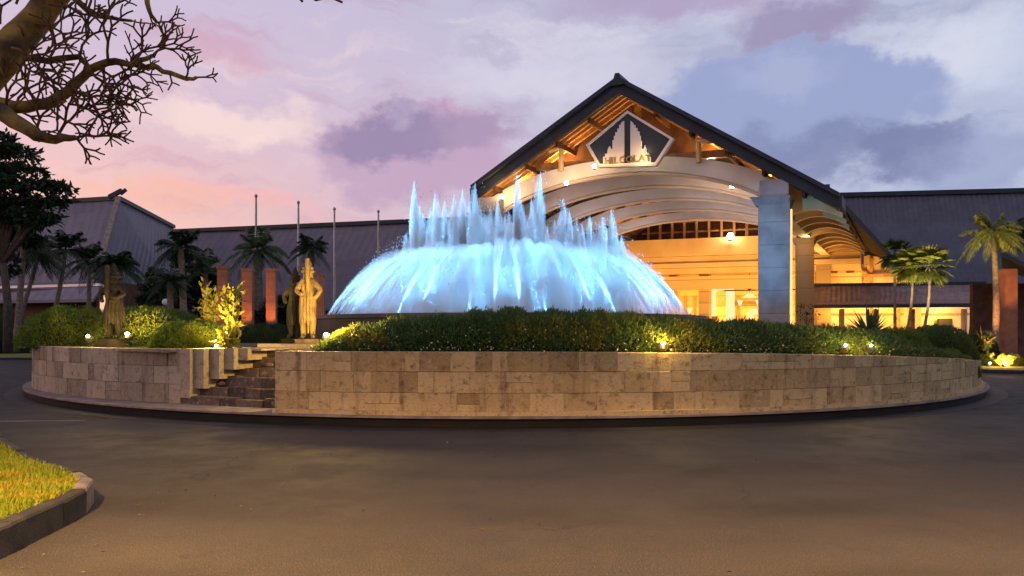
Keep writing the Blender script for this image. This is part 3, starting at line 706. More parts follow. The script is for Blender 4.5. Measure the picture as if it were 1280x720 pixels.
a, z = Gi(913, 295, 25.5); lamp_ball('flood_lamp', G(a, z, 25.5), .30, 'bright round lamp on top of the cornice under the inner arches', None, 'hot', 240, WARM, (0,-1.2,.8))
for px, py, b, lb in ((990,240,1.9,'bright lamp behind the top of the tall grey pillar'),(1003,292,12,'glowing lamp on the second bay of brackets right of the pillar'),(915,233,3,'small lamp near the right end of the front arch')):
    a, z = Gi(px, py, b); lamp_ball('bracket_lamp', G(a, z, b), .14, lb, 'lamps under the right overhang', 'hot', 90, WARM, (0.2,-.4,-.5))
# lobby lights (unseen area lamps added for the gold interior)
for a, b in ((-10,32.5),(-3,32.5),(3.5,32.5),(10,32.5)):
    add_light('lobby_fill', 'AREA', G(a, 7.15, b), 1700, DEEP, pav, shape='SQUARE', size=3.0)
for a, b, e in ((-6,21,900),(2,21,900),(7.5,21.5,800),(12.3,23.5,380)):
    add_light('forecourt_fill', 'AREA', G(a, 3.2, b), e, DEEP, pav, shape='SQUARE', size=1.2, aim=G(a, 12, b+3.0))  # unseen area lamps added to turn the cornice gold
for a, b, e in ((6,15,25),(-3,15,25)):
    add_light('vault_fill', 'AREA', G(a, 6.2, b), e, WARM, pav, shape='SQUARE', size=.8, aim=G(a, 13, b+.5))  # unseen fill thrown up into the vault
for a, e in ((-7.5,260),(-4.5,380),(0,130),(5.0,330),(8.5,260)):
    add_light('gable_fill', 'AREA', G(a, arc_z(a)+.35, 2.2), e, GOLD, pav, shape='SQUARE', size=.4, aim=G(a, 20, 1.6))  # unseen lamps behind the front arch that gild the soffit
for b, e in ((3.0,120),(7.0,120),(11.0,105),(15.2,95)):
    for a in (-4.5, 4.5): add_light('arch_fill', 'AREA', G(a, 9.2, b-.2), e*.5, (1,.76,.74), pav, shape='RECTANGLE', size=5.0, size_y=.3, aim=G(a, 12.0, b+2.0))  # unseen lamps added to light the arch faces evenly
for b in (4, 10, 16, 22):
    add_light('bracket_fill', 'POINT', G(10.2, 6.4, b), 50, WARM, pav, shadow_soft_size=.3)  # unseen point fill below the side brackets
# glowing strip that paints the lit edge of the tall pillar
mb = MB(); a = PA+.93; mb.hexa([G(a-.045,1.0,.9),G(a+.045,1.0,.9),G(a+.045,1.0,1.1),G(a-.045,1.0,1.1),G(a-.045,8.9,.9),G(a+.045,8.9,.9),G(a+.045,8.9,1.1),G(a-.045,8.9,1.1)]); mb.build('lit_edge', 'glowwall', pav)
# low side roof that runs out from the eave to the right, and gold wall under it
mb = MB()
def aq(mb, pts, L=1.0):
    v = [Vector(p) for p in pts]; w1 = (v[1]-v[0]).length; h1 = (v[3]-v[0]).length
    mb.face(v, [(0,0),(w1,0),(w1,h1),(0,h1)])
aq(mb, [G(12.5,8.75,26.5),G(17.4,7.55,26.5),G(17.4,8.6,30),G(12.5,9.6,30)]); aq(mb, [G(12.5,8.55,26.5),G(17.4,7.35,26.5),G(17.4,7.55,26.5),G(12.5,8.75,26.5)]); mb.build('side_roof', 'fascia', pav)
mb = MB(); mb.prism([(12.66,.1),(17.0,.1),(17.0,7.75),(12.66,8.75)], G, 28.2, 28.4); mb.build('end_panel', 'panel', pav)
for a, z1_ in ((13.0, 8.3), (15.2, 7.8)): mb = MB(); gbox(mb, a-.14, a+.14, 27.9, 28.15, .1, z1_); mb.build('post', 'timber', pav)
mb = MB(); gbox(mb, 12.0, 15.4, 27.7, 27.85, 6.6, 6.85); mb.build('rail', 'timber', pav)
add_light('side_fill', 'AREA', G(13.6, 5.0, 25.6), 130, GOLD, pav, shape='SQUARE', size=.8, aim=G(13.8, 7.2, 28.3))  # unseen fill that gilds the end wall

# ---- hotel sign
SB = -.75
def S(px, py): return Gi(px, py, SB)
pent = [S(784,138), S(842,173), S(820,207), S(748,209), S(732,181)]
sg = thing('hotel_sign', 'pentagon sign with white split temple gate emblem and gold lettering in the gable', 'sign', G(*S(784,207), SB))
cxs = sum(p[0] for p in pent)/5; czs = sum(p[1] for p in pent)/5
pin = [(cxs+(a-cxs)*.92, czs+(z-czs)*.92) for a, z in pent]
mb = MB(); mb.prism(pin, G, SB+.1, SB+.2); mb.build('panel', 'signback', sg)
mb = MB()
for i in range(5):
    j = (i+1)%5; mb.hexa([G(*pent[i],SB),G(*pent[j],SB),G(*pin[j],SB),G(*pin[i],SB),G(*pent[i],SB+.35),G(*pent[j],SB+.35),G(*pin[j],SB+.35),G(*pin[i],SB+.35)])
mb.build('frame', 'arch', sg)
Lh = [(779.5,145),(776,147),(774,151),(772.5,151),(772.5,156),(770,156),(770,161),(767,161),(767,166),(765,166),(765,172),(763,172),(763,184),(760.5,184),(759,180),(756.5,184),(755.5,191),(752.5,191),(752.5,195),(750,195),(750,204),(779.5,203.5)]
Rh = [(788.5,145),(791.5,147),(793.5,151),(795.5,151),(795.5,155),(798.5,155),(798.5,160),(801.5,160),(801.5,166),(803,166),(803,173),(804.5,173),(804.5,184),(807,184),(809,179),(811,183),(812,190),(815,190),(815,195),(817.5,195),(817.5,203),(788.5,203.5)]
sc_ = lambda q: (784+(q[0]-784)*.88, 203.5+(q[1]-203.5)*.90)
Lh = [sc_(q) for q in Lh]; Rh = [sc_(q) for q in Rh]
for hh in (Lh, Rh):
    mb = MB(); mb.prism([S(*p) for p in hh], G, SB+.0, SB+.09); mb.build('emblem', 'arch', sg)
fc = bpy.data.curves.new('t', 'FONT'); fc.body = 'HILCOLAT'; fc.size = .55; fc.extrude = .03; fc.offset = .012; fc.align_x = 'CENTER'; fc.space_character = 1.12
fo = bpy.data.objects.new('t', fc); COL.objects.link(fo); dg = bpy.context.evaluated_depsgraph_get()
tm = bpy.data.meshes.new_from_object(fo.evaluated_get(dg)); bpy.data.objects.remove(fo)
tm.name = 'lettering'; p0 = Vector(G(*S(784.5,203.2), SB-.06))
rotm = Matrix.Rotation(math.atan2(U[1], U[0]), 4, 'Z') @ Matrix.Rotation(R(90), 4, 'X')
tm.transform(Matrix.Translation(p0) @ rotm); tm.transform(Matrix.Translation(-sg.location)); tm.materials.clear(); tm.materials.append(M['brass'])
to = bpy.data.objects.new('lettering', tm); COL.objects.link(to); to.parent = sg
mb = MB(); mb.hexa([G(*S(748,207),SB-.02),G(*S(820,205),SB-.02),G(*S(820,205),SB+.3),G(*S(748,207),SB+.3),G(*S(748,205),SB-.02),G(*S(820,203),SB-.02),G(*S(820,203),SB+.3),G(*S(748,205),SB+.3)]); mb.build('ledge', 'white', sg)
for px, e in ((756,26),(775,18),(806,50)):
    add_light('sign_light', 'POINT', Vector(G(*S(px, 202), SB-.55)), e, WARM, sg, shadow_soft_size=.1)

# ================================================================ WING BUILDINGS
def roof_plane(mb, p, th=.25):
    v = [Vector(q) for q in p]; w1 = (v[1]-v[0]).length; h1 = (v[3]-v[0]).length
    mb.face(v, [(0,0),(w1,0),(w1,h1),(0,h1)])
    mb.face([q-Vector((0,0,th)) for q in v][::-1], [(0,h1),(w1,h1),(w1,0),(0,0)])
    for i in range(4):
        a, b = v[i], v[(i+1)%4]; mb.face([a-Vector((0,0,th)), b-Vector((0,0,th)), b, a], [(0,0)]*4)
# right wing
rw = thing('wing_building', 'long wing right of the entrance with steep slate-blue ribbed roof', 'building', (45, 75, 0))
r0, r1 = at(1005,246.5,84), at(1310,236,80); r1.z = r0.z
e0, e1 = Vector((r0.x-.5, 80, 5.0)), Vector((r1.x+3, 75.6, 5.0))
mb = MB(); roof_plane(mb, [e0, e1, r1+Vector((3,0,0)), r0]); mb.build('roof', 'rooft', rw)
mb = MB(); mb.bar(r0+Vector((0,-.1,.12)), r1+Vector((3,-.1,.12)), .6, .5); mb.build('ridge_cap', 'fascia', rw)
mb = MB(); mb.bar(e0+Vector((0,-.1,-.2)), e1+Vector((0,-.1,-.2)), .3, .45); mb.build('eave_board', 'fascia', rw)
mb = MB(); mb.hexa([(27,66.0,0),(41.5,64.6,0),(41.5,64.9,0),(27,66.3,0),(27,66.0,5),(41.5,64.6,5),(41.5,64.9,5),(27,66.3,5)])
mb.v = mb.v; mb.build('wall', 'cream', rw)
mb = MB(); mb.hexa([(41.5,67,0),(66,64.5,0),(66,65,0),(41.5,67.5,0),(41.5,67,4.4),(66,64.5,4.4),(66,65,4.4),(41.5,67.5,4.4)]); mb.build('wall', 'black', rw)
# canopy
c0, c1 = at(1011,381.5,60), at(1232,382.5,57); t0_, t1_ = at(1013,357.5,63.2), at(1232,355,60.5); c1.z = c0.z; t1_.z = t0_.z
mb = MB(); roof_plane(mb, [c0, c1, t1_, t0_], .18); cn = mb.build('canopy', 'tile', rw)
mb = MB(); mb.bar(c0+Vector((0,-.05,-.12)), c1+Vector((0,-.05,-.12)), .16, .28); mb.build('gutter', 'fascia', cn)
mb = MB(); mb.bar(t0_+Vector((0,0,.08)), t1_+Vector((0,0,.08)), .3, .25); mb.build('ridge', 'fascia', cn)
# scalloped tile ends
mb = MB()
for q in range(58):
    p = c0.lerp(c1, (q+.5)/58); mb.tube([p+Vector((0,-.12,.0)), p+Vector((0,.35,.17))], [.10,.10], 6)
mb.build('tile_ends', 'tile', cn)
for px in (1012, 1052, 1095, 1140, 1205):
    p = at(px, 400, 59.6); mb = MB(); mb.box((p.x, p.y, 1.75), (.32,.32,3.5)); mb.build('post', 'timber' if px < 1180 else 'cream', rw)
p = at(1181, 400, 64.3); mb = MB(); mb.box((p.x, p.y, 1.4), (1.2,.3,2.8)); mb.build('door', 'black', rw)
mb = MB(); mb.bar((27.5,65.7,3.2), (41,64.4,3.2), .2, .18); mb.build('wall_rail', 'timber', rw)
for x_, e in ((29,330),(33.5,330),(38,330)):
    add_light('porch_fill', 'AREA', (x_, 62.6, 3.3), e, DEEP, rw, shape='SQUARE', size=.9, aim=(x_+.3, 66, 2.0))  # unseen fill for the gold wall under the canopy
add_light('canopy_fill', 'AREA', at(1045, 395, 55), 60, GOLD, rw, shape='SQUARE', size=.5, aim=at(1045, 368, 61))  # unseen fill on the canopy front

# left long wing behind the fountain
lw = thing('wing_building', 'long low wing behind the flagpoles with plain grey-violet roof', 'building', (-15, 85, 0))
a0, a1 = at(200,291,93), at(640,268,80); a1.z = a0.z
a0_ = Vector(a0); b0, b1 = Vector((a0.x-3, 86, 4.2)), Vector((a1.x+4, 74, 4.2))
mb = MB(); roof_plane(mb, [b0, b1, a1+Vector((4,0,0)), a0]); mb.build('roof', 'rooff', lw)
mb = MB(); mb.bar(a0+Vector((0,-.1,.12)), a1+Vector((4,-.1,.12)), .6, .45); mb.build('ridge_cap', 'fascia', lw)
mb = MB(); mb.hexa([(b0.x,87.5,0),(b1.x,75.5,0),(b1.x,76,0),(b0.x,88,0),(b0.x,87.5,4.2),(b1.x,75.5,4.2),(b1.x,76,4.2),(b0.x,88,4.2)]); mb.build('wall', 'darktimber', lw)
# far left hall
fl = thing('hall_building', 'hall with big plain grey hipped roof and pale hip ridge at far left', 'building', (-45, 75, 0))
A = at(148,249,70); L0 = at(-40,262,75); L0.z = A.z; Bq = at(217,284,89); Bq.z = A.z
C_ = at(121,352,62); C_.z = 6.0; Lc = at(-60,352,68); Lc.z = 6.0; Dq = at(219,352,78); Dq.z = 6.0
mb = MB(); roof_plane(mb, [Lc, C_, A, L0]); roof_plane(mb, [C_, Dq, Bq, A]); mb.build('roof', 'rooff', fl)
mb = MB(); mb.bar(A+Vector((.05,-.1,.1)), C_+Vector((.05,-.2,.15)), .42, .3); mb.build('hip_ridge', 'kerb_top', fl)
mb = MB(); mb.bar(L0+Vector((0,0,.1)), A+Vector((0,0,.1)), .45, .4); mb.bar(A+Vector((0,0,.1)), Bq+Vector((0,0,.1)), .45, .4); mb.build('ridge_cap', 'fascia', fl)
mb = MB(); mb.bar(A+Vector((-.9,0,.2)), A+Vector((.35,0,.85)), .3, .4); mb.bar(A+Vector((.2,0,.5)), A+Vector((.75,0,.95)), .2, .3); mb.build('finial', 'fascia', fl)
E0, E1 = at(-60,357.5,66), at(128,357.5,60.5); E1.z = E0.z = 5.5; F0, F1 = E0+Vector((0,-3,-1.25)), E1+Vector((1,-3,-1.25))
mb = MB(); roof_plane(mb, [F0, F1, E1, E0]); mb.build('lower_roof', 'rooff', fl)
mb = MB(); mb.bar(E0+Vector((0,-.15,.1)), E1+Vector((0,-.15,.1)), .12, .16); mb.build('flashing', 'white', fl)
mb = MB(); mb.hexa([(E0.x,64,0),(E1.x-.5,60.5,0),(E1.x-.5,61,0),(E0.x,64.5,0),(E0.x,64,5.3),(E1.x-.5,60.5,5.3),(E1.x-.5,61,5.3),(E0.x,64.5,5.3)]); mb.hexa([(E1.x,62,0),(Dq.x,79,0),(Dq.x,80,0),(E1.x,63,0),(E1.x,62,6),(Dq.x,79,6),(Dq.x,80,6),(E1.x,63,6)]); mb.build('wall', 'darktimber', fl)

# porch at the far right: orange column, beam and dark roof
po = thing('porch', 'dark porch roof on an orange-lit square column at the right edge', 'porch', (25, 36, 0))
cc = at(1259, 455, 36.2)
mb = MB(); mb.box((cc.x, cc.y, 2.45), (.62,.62,4.6)); o = mb.build('column', 'redcol', po)
mb = MB(); mb.box((cc.x, cc.y, .3), (.78,.78,.4)); mb.build('column_base', 'redcol', o)
mb = MB(); q0 = at(1252,314,35.4); q1 = at(1330,352,35.4); q2 = at(1330,352,42); q3 = at(1252,314,42); q2.z = q1.z; q3.z = q0.z; roof_plane(mb, [q1, q2, q3, q0], .22); mb.build('roof', 'fascia', po)
mb = MB(); mb.box((cc.x+2.5, cc.y+4, 2.2), (3.5,.3,4.2)); mb.build('wall', 'darktimber', po)

# ================================================================ TERRACOTTA COLUMNS, FLAGPOLES
def redcolumn(pxc, y, top, wpx, label, power):
    p = at(pxc, HY, y); zt = H0+(HY-top)/F*y; w_ = wpx/F*y
    t_ = thing('terracotta_column', label, 'column', (p.x, y, 1.25), 'terracotta columns left of the fountain')
    mb = MB(); nb = 9; hb = (zt-.12-1.25)/nb
    for q in range(nb): mb.box((p.x, y, 1.25+hb*(q+.5)), (w_+rnd.uniform(-.008,.008), w_, hb-.016), .12+rnd.uniform(-.01,.01))
    mb.box((p.x, y, (1.25+zt-.12)/2), (w_-.04, w_-.04, zt-.14-1.25), .12); mb.build('shaft', 'redcol', t_)
    mb = MB(); mb.box((p.x, y, zt-.06), (w_*1.12, w_*1.12, .12), .12); mb.build('cap', 'redcol', t_)
    mb = MB(); mb.box((p.x, y, 1.36), (w_*1.18, w_*1.18, .22), .12); mb.build('base', 'redcol', t_)
    l = add_light('uplight', 'SPOT', (p.x+.1, y-.9, 1.45), power*2.2, (1,.36,.10), t_, spot_size=R(50), spot_blend=.6, shadow_soft_size=.08, aim=(p.x, y, zt-1.0))
for a in ((279,29.5,333,11.5,'leftmost of the terracotta columns, behind the yellow-lit croton leaves',70),(310,30.5,336,12.5,'terracotta column just left of the tallest flagpole, second from left',110),(339.5,31.5,336,11.5,'brightest orange terracotta column, third from left',150),(400,33,342,11,'dim terracotta column between the gold statue and fountain',25)):
    redcolumn(*a)
def flagpole(px, top, y, label):
    p = at(px, top, y); t_ = thing('flagpole', label, 'flagpole', (p.x, y, 0), 'bare flagpoles left of the fountain')
    mb = MB(); mb.tube([(p.x, y, 0), (p.x, y, p.z)], [.11,.06], 8); mb.build('pole', 'steel', t_)
    mb = MB(); mb.lathe((p.x, y, p.z-.02), [(.05,0),(.1,.08),(.1,.16),(.03,.24)], 8); mb.build('finial', 'steel', t_)
    mb = MB(); mb.lathe((p.x, y, 0), [(.3,0),(.3,.25),(.16,.4)], 10); mb.build('base', 'cream', t_)
flagpole(320, 247, 44, 'tallest bare flagpole, between the second and third terracotta columns')
flagpole(373, 255, 46, 'bare flagpole rising behind the two stone statues')
flagpole(418, 263, 48, 'bare flagpole just left of the fountain spray')
flagpole(473, 266, 52, 'faint bare flagpole seen through the left edge of the fountain')

# ================================================================ FOUNTAIN
fo_ = thing('fountain', 'large round fountain with tall blue-lit jets and inward arching spray', 'fountain', (CX, CY, 1.2))
PR = 7.15; PZ = 2.14
mb = MB(); n = 72
vs_ = []; prof = [(PR+.0,1.1),(PR+.05,PZ-.14),(PR+.12,PZ-.12),(PR+.12,PZ),(PR-.3,PZ),(PR-.3,PZ-.3)]
mb.shared([(CX+r*math.cos(2*PI*k/n), CY+r*math.sin(2*PI*k/n), z) for r, z in prof for k in range(n)], [(i*n+k, i*n+(k+1)%n, (i+1)*n+(k+1)%n, (i+1)*n+k) for i in range(len(prof)-1) for k in range(n)])
mb.build('pool_rim', 'pool', fo_)
mb = MB(); mb.shared([(CX+(PR-.3)*math.cos(2*PI*k/n), CY+(PR-.3)*math.sin(2*PI*k/n), PZ-.16) for k in range(n)], [tuple(range(n))]); mb.build('pool_water', 'poolwater', fo_)
WZ = PZ-.15
jets = [(518,224,-1),(530,262,1),(545,237,-1),(556,247,1),(567,242,-1),(579,233,1),(592,226,-1),(603,262,1),(613,256,-1),(623,248,1),(636,262,-1),(647,212,1),(658,268,-1),(665,243,1),(674,212,-1),(684,280,1),(693,272,-1),(704,247,-1),(712,262,1),(719,270,-1),(736,268,1),(743,285,-1),(754,269,1),(765,260,-1),(524,252,1),(538,258,1),(560,262,1),(573,256,1),(586,250,1),(598,246,-1),(608,266,1),(630,266,1),(653,250,1),(700,262,1),(727,279,1),(748,276,-1),(534,285,-1),(777,292,1),(508,290,1)]
def jet(px, top, s, r0=.13):
    dx = (px-641)/F*27; y = CY + s*math.sqrt(max(0.2, 3.9**2-min(3.85, abs(dx))**2))*.8
    x = (px-640)/F*y; h = H0+(HY-top)/F*y-WZ; j = None
    for q in range(4):
        hh = h*(1 if q == 0 else rnd.uniform(.72, .93)); ox = 0 if q == 0 else rnd.uniform(-.16,.16); w_ = rnd.uniform(.95,1.35)*(1 if q == 0 else .8); wob = rnd.uniform(-.06,.06)
        pts, rad = [], []
        for k in range(15):
            t = k/14; pts.append((x+ox+wob*t*t+rnd.uniform(-.01,.01), y+rnd.uniform(-.01,.01), WZ+hh*t))
            b_ = .05+.075*min(1, t*2); b_ *= 1 if t < .72 else max(.05, ((1-t)/.28)**.75); rad.append(b_*w_*rnd.uniform(.8,1.2))
        mb = MB(); mb.tube(pts, rad, 8)
        if j is None: j = mb.build('water_jet', 'jet', fo_, True)
        else: mb.build('strand', 'jet', j, True)
    pr2 = [(0,.22),(.25,.25),(.5,.24),(.75,.21),(.88,.13),(.97,.04)]
    mb = MB(); mb.tube([(x+rnd.uniform(-.03,.03), y+.01, WZ+h*t) for t, r in pr2], [r*rnd.uniform(.85,1.15) for t, r in pr2], 10); mb.build('falling_spray', 'jethalo', j, True)
    bm_ = MB(); bm_.lathe((x, y, WZ-.02), [(.09,0),(.07,.06),(.05,.12)], 8); bm_.build('nozzle', 'black', fo_)
for a in jets: jet(*a)
NA = 56
for k in range(NA):
    th = 2*PI*(k+.5)/NA; rr = 6.7*rnd.uniform(.99,1.005); n = 13; Hh = 2.42*rnd.uniform(.88,1.06); rng_ = 6.2*rnd.uniform(.88,1.04)
    pts = []; rad = []
    for q in range(n):
        t = q/(n-1)*.86; r_ = rr-rng_*t; pts.append((CX+r_*math.cos(th), CY+r_*math.sin(th), WZ+4*Hh*t*(1-t))); rad.append((.04+.34*t**.9)*rnd.uniform(.85,1.15))
    mb = MB(); mb.tube(pts, rad, 8); ar = mb.build('water_arc', 'arc', fo_, True)
    mb = MB(); mb.tube(pts[:6], [.035,.045,.055,.05,.035,.01], 6); mb.build('stream', 'stream', ar, True)
mb = MB(); mb.lathe((CX, CY, WZ+.02), [(6.25,0),(6.05,.8),(5.6,1.55),(4.9,2.05),(3.8,2.4),(1.5,2.5),(.1,2.5)], 32); mb.build('mist', 'mist', fo_, True)
# underwater lamps
BLUE = (.14,.51,1.0)
for k in range(12):     # under the vertical jets
    th = 2*PI*(k+.5)/12; add_light('fountain_light', 'SPOT', (CX+3.7*math.cos(th), CY+3.7*math.sin(th), WZ+.08), 5200, BLUE, fo_, spot_size=R(30), spot_blend=1.0, shadow_soft_size=.4, aim=(CX+3.75*math.cos(th), CY+3.75*math.sin(th), 9))
for k in range(16):     # broad lamps spread over the basin
    th = 2.39996*k; rq = 1.0+4.6*math.sqrt(k/16); add_light('fountain_light', 'SPOT', (CX+rq*math.cos(th), CY+rq*math.sin(th), WZ+.08), 330, BLUE, fo_, spot_size=R(150), spot_blend=1.0, shadow_soft_size=.6, aim=(CX+rq*math.cos(th), CY+rq*math.sin(th), 9))
for k in range(18):     # rim lamps that light the arching spray from outside
    th = 2*PI*k/18; add_light('fountain_light', 'SPOT', (CX+6.8*math.cos(th), CY+6.8*math.sin(th), WZ+.08), 380, BLUE, fo_, spot_size=R(105), spot_blend=.9, shadow_soft_size=.2, aim=(CX+4.2*math.cos(th), CY+4.2*math.sin(th), WZ+3.4))
for k in range(14):     # rim lamps thrown high on the jets
    th = 2*PI*(k+.5)/14; add_light('fountain_light', 'SPOT', (CX+7.08*math.cos(th), CY+7.08*math.sin(th), WZ+.22), 4700, BLUE, fo_, spot_size=R(78), spot_blend=1.0, shadow_soft_size=.12, aim=(CX+3.9*math.cos(th), CY+3.9*math.sin(th), WZ+4.6))
rg = np.random.default_rng(11); Pd = []
for px, top, sgn in jets:
    dx = (px-641)/F*27; y = CY+sgn*math.sqrt(max(.2, 3.9**2-min(3.85, abs(dx))**2))*.8; x = (px-640)/F*y; h = H0+(HY-top)/F*y-WZ; m = 170
    tt = rg.uniform(.2, .98, m)**.8; Pd.append(np.stack([x+rg.normal(0, .15, m), y+rg.normal(0, .15, m), WZ+h*tt], 1))
m = 3500; th = rg.uniform(0, 2*PI, m); tt = rg.uniform(.05, .7, m); hh = 2.6*rg.uniform(.8, 1.2, m); r_ = 6.65-6.3*tt; Pd.append(np.stack([CX+r_*np.cos(th), CY+r_*np.sin(th), WZ+4*hh*tt*(1-tt)], 1))
Pd = np.concatenate(Pd); sz = rg.uniform(.007, .02, (len(Pd), 1)); up_ = np.array([0,0,1.]); 
quad = []
for k in range(3):
    a_, b_ = 2*PI*k/3, 2*PI*(k+1)/3; A_ = np.array([math.cos(a_), math.sin(a_), 0]); B_ = np.array([math.cos(b_), math.sin(b_), 0])
    quad.append(np.stack([Pd+up_*sz*2.2, Pd+A_*sz, Pd-up_*sz*1.6, Pd+B_*sz], 1))
dr = npmesh('droplets', np.concatenate(quad), 4, 'drop', fo_); dr['kind'] = 'stuff'
add_light('fountain_light', 'SPOT', (CX+6.2, CY+4.4, WZ+.4), 9000, (.05,.38,.75), fo_, spot_size=R(30), spot_blend=.9, shadow_soft_size=.3, aim=G(PA, 6.5, 0))  # extra blue spot added to tint the tall pillar

# ================================================================ PLANTING
def hedge_h(px):
    xs = [395,408,430,470,520,560,640,720,800,850,900,980,1060,1110,1150,1185,1205]
    ys = [420,410,404,400,397,392,388,390,397,404,407,409,413,416,420,428,440]
    return np.interp(px, xs, ys)
def hedge_sample(N, off=0.0, rand=True):
    px = nr.uniform(392, 1203, N); s = nr.uniform(0, 1, N)**.8
    return px, s
RH0, RH1, RH2 = 14.42, 13.3, 12.1
phs = np.array([px_phi(p, 14.42) for p in range(380, 1240)])
def hedge_pt(px, s, off=0):
    ph = np.interp(px, np.arange(380, 1240), phs)
    ztop_edge = np.where(ph < 0, 1.27, 1.27-.60*(np.clip(np.degrees(ph), 0, 70)/68)**1.9)
    # crest height from the photograph's hedge outline at the crest radius
    yc = CY-RH1*np.cos(ph); zc = H0+(HY-hedge_h(px))/F*yc
    lump = .05*np.sin(px*.11)+.035*np.sin(px*.27+1)+.03*np.sin(px*.05+2)
    zc = np.maximum(zc-np.where(px > 770, .02, .12)+lump*.8, ztop_edge+.05)
    t = np.clip(s/.62, 0, 1); u = np.clip((s-.62)/.38, 0, 1)
    r = np.where(s < .62, RH0-(RH0-RH1)*t**1.5, RH1-(RH1-RH2)*u)
    z = np.where(s < .62, ztop_edge-.03+(zc-ztop_edge)*np.sin(t*PI/2)**.9, zc-.25*u**2)
    r = r+off*np.cos(t*PI/2); z = z+off*np.sin(t*PI/2)
    return np.stack([CX+r*np.sin(ph), CY-r*np.cos(ph), z], 1), ph, t
hd = thing('hedge', 'long dark green hedge on the tan wall in front of the fountain', 'hedge', pol(13.5, 0, 1.25))
# core
pxg = np.linspace(392, 1203, 200); sg_ = np.linspace(0, 1, 14); grid = np.array([[hedge_pt(np.array([p]), np.array([s]), -.07)[0][0] for s in sg_] for p in pxg])
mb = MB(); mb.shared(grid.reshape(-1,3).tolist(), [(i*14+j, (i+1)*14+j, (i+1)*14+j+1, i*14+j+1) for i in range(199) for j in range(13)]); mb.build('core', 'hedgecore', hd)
N = 105000; px, s = hedge_sample(N); P, ph, t = hedge_pt(px, s); P += nr.normal(0, .035, (N,3))
P[:,2] += np.abs(nr.normal(0,.03,N))*(s > .3)
out = np.stack([np.sin(ph), -np.cos(ph), np.zeros(N)], 1)
D = out*(np.cos(t*PI/2)*.8)[:,None] + np.array([0,0,1])*(.45+t)[:,None] + nr.normal(0,.45,(N,3))
npmesh('foliage', leaves(P, D, .085, .022), 4, 'hedge', hd)
# tall thin shoots at the crest
N = 5000; px = nr.uniform(470, 1100, N); s = nr.uniform(.5,.8,N); P, ph, t = hedge_pt(px, s); D = np.stack([nr.normal(0,.25,N), nr.normal(0,.25,N), np.ones(N)],1)
npmesh('shoots', leaves(P, D, .16, .012), 4, 'hedge', hd)
N = 420; px = nr.uniform(420, 1180, N); s = nr.uniform(.03,.33,N)**1.2; P, ph, t = hedge_pt(px, s, .05)
D = nr.normal(0,1,(N,3)); tag(npmesh('flowers', leaves(P, D, .04, .035), 4, 'flower'), 'tiny pale flowers scattered low along the hedge', 'flowers', kind='stuff')

def mound(label, cx, cy, zb, rx, ry, rz_, mt='shrub', N=16000, ln=.07, wd=.02, name='shrub', cat='shrub', lump=.12, seed=0, group=None):
    t_ = thing(name, label, cat, (cx, cy, zb), group); rg = np.random.default_rng(seed+3)
    k1 = rg.uniform(0, 6, 6)
    def radial(th, el):
        return 1+lump*(.5*np.sin(3*th+k1[0])*np.cos(2*el+k1[1])+.35*np.sin(5*th+k1[2]+3*el)+.3*np.sin(9*th+k1[3])*np.sin(6*el+k1[4]))
    nu, nv = 28, 10; vs_ = []
    for j in range(nv+1):
        el = PI/2*j/nv
        for i in range(nu):
            th = 2*PI*i/nu; r = radial(th, el)*.93; vs_.append((cx+rx*r*math.cos(th)*math.cos(el)**.7, cy+ry*r*math.sin(th)*math.cos(el)**.7, zb+rz_*r*math.sin(el)))
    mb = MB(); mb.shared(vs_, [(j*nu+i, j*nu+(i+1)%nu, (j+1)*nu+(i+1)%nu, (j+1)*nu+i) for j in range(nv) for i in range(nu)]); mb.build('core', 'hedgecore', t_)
    th = rg.uniform(0, 2*PI, N); el = np.arcsin(rg.uniform(0, 1, N)); r = radial(th, el)*rg.normal(1, .02, N)
    P = np.stack([cx+rx*r*np.cos(th)*np.cos(el)**.7, cy+ry*r*np.sin(th)*np.cos(el)**.7, zb+rz_*r*np.sin(el)], 1)
    D = np.stack([np.cos(th)*np.cos(el), np.sin(th)*np.cos(el), np.sin(el)+.5], 1)+rg.normal(0,.4,(N,3))
    npmesh('foliage', leaves(P, D, ln, wd), 4, mt, t_); return t_
def mpx(pxl, pxr, top, y, zb): 
    x0, x1 = (pxl-640)/F*y, (pxr-640)/F*y; return (x0+x1)/2, (x1-x0)/2, H0+(HY-top)/F*y-zb
c, rx, h = mpx(44, 140, 388, 18.6, 1.2); mound('rounded green shrub at the left end of the grey wall, left of the dark statue', c, 18.6, 1.2, rx, 1.3, h, seed=1)
c, rx, h = mpx(110, 250, 387, 18.2, 1.2); mound('bright yellow-lit rounded shrub right behind the dark statue', c, 18.4, 1.2, rx, 1.3, h, seed=2)
c, rx, h = mpx(196, 280, 405, 16.8, 1.2); mound('low green shrub sloping down between the dark statue and croton leaves', c, 16.8, 1.2, rx, 1.1, h, seed=3)
c, rx, h = mpx(303, 368, 407, 22, 1.2); mound('low dark green shrub below the orange terracotta columns', c, 22, 1.2, rx, .9, h, 'dark', 8000, seed=4)
c, rx, h = mpx(1092, 1152, 414, 17.2, .85); mound('round green shrub near the right end of the hedge', c, 17.2, .85, rx, .9, h, seed=5)
c, rx, h = mpx(1138, 1204, 410, 20.2, .8); mound('darker rounded shrub behind the right end of the tan wall', c, 20.2, .8, rx, 1.2, h, 'hedge', seed=6)
c, rx, h = mpx(1148, 1224, 441, 18.3, .6); mound('small bright green ground shrub on the low right end of the wall', c, 18.9, .45, rx, 1.2, h+.15, seed=7)
c, rx, h = mpx(0, 60, 415, 36, 0); mound('dark shrub left of the grey wall at the road verge', c-.6, 45, 0, 2.0, 2, 2.2, 'dark', 8000, .16, .05, seed=8)
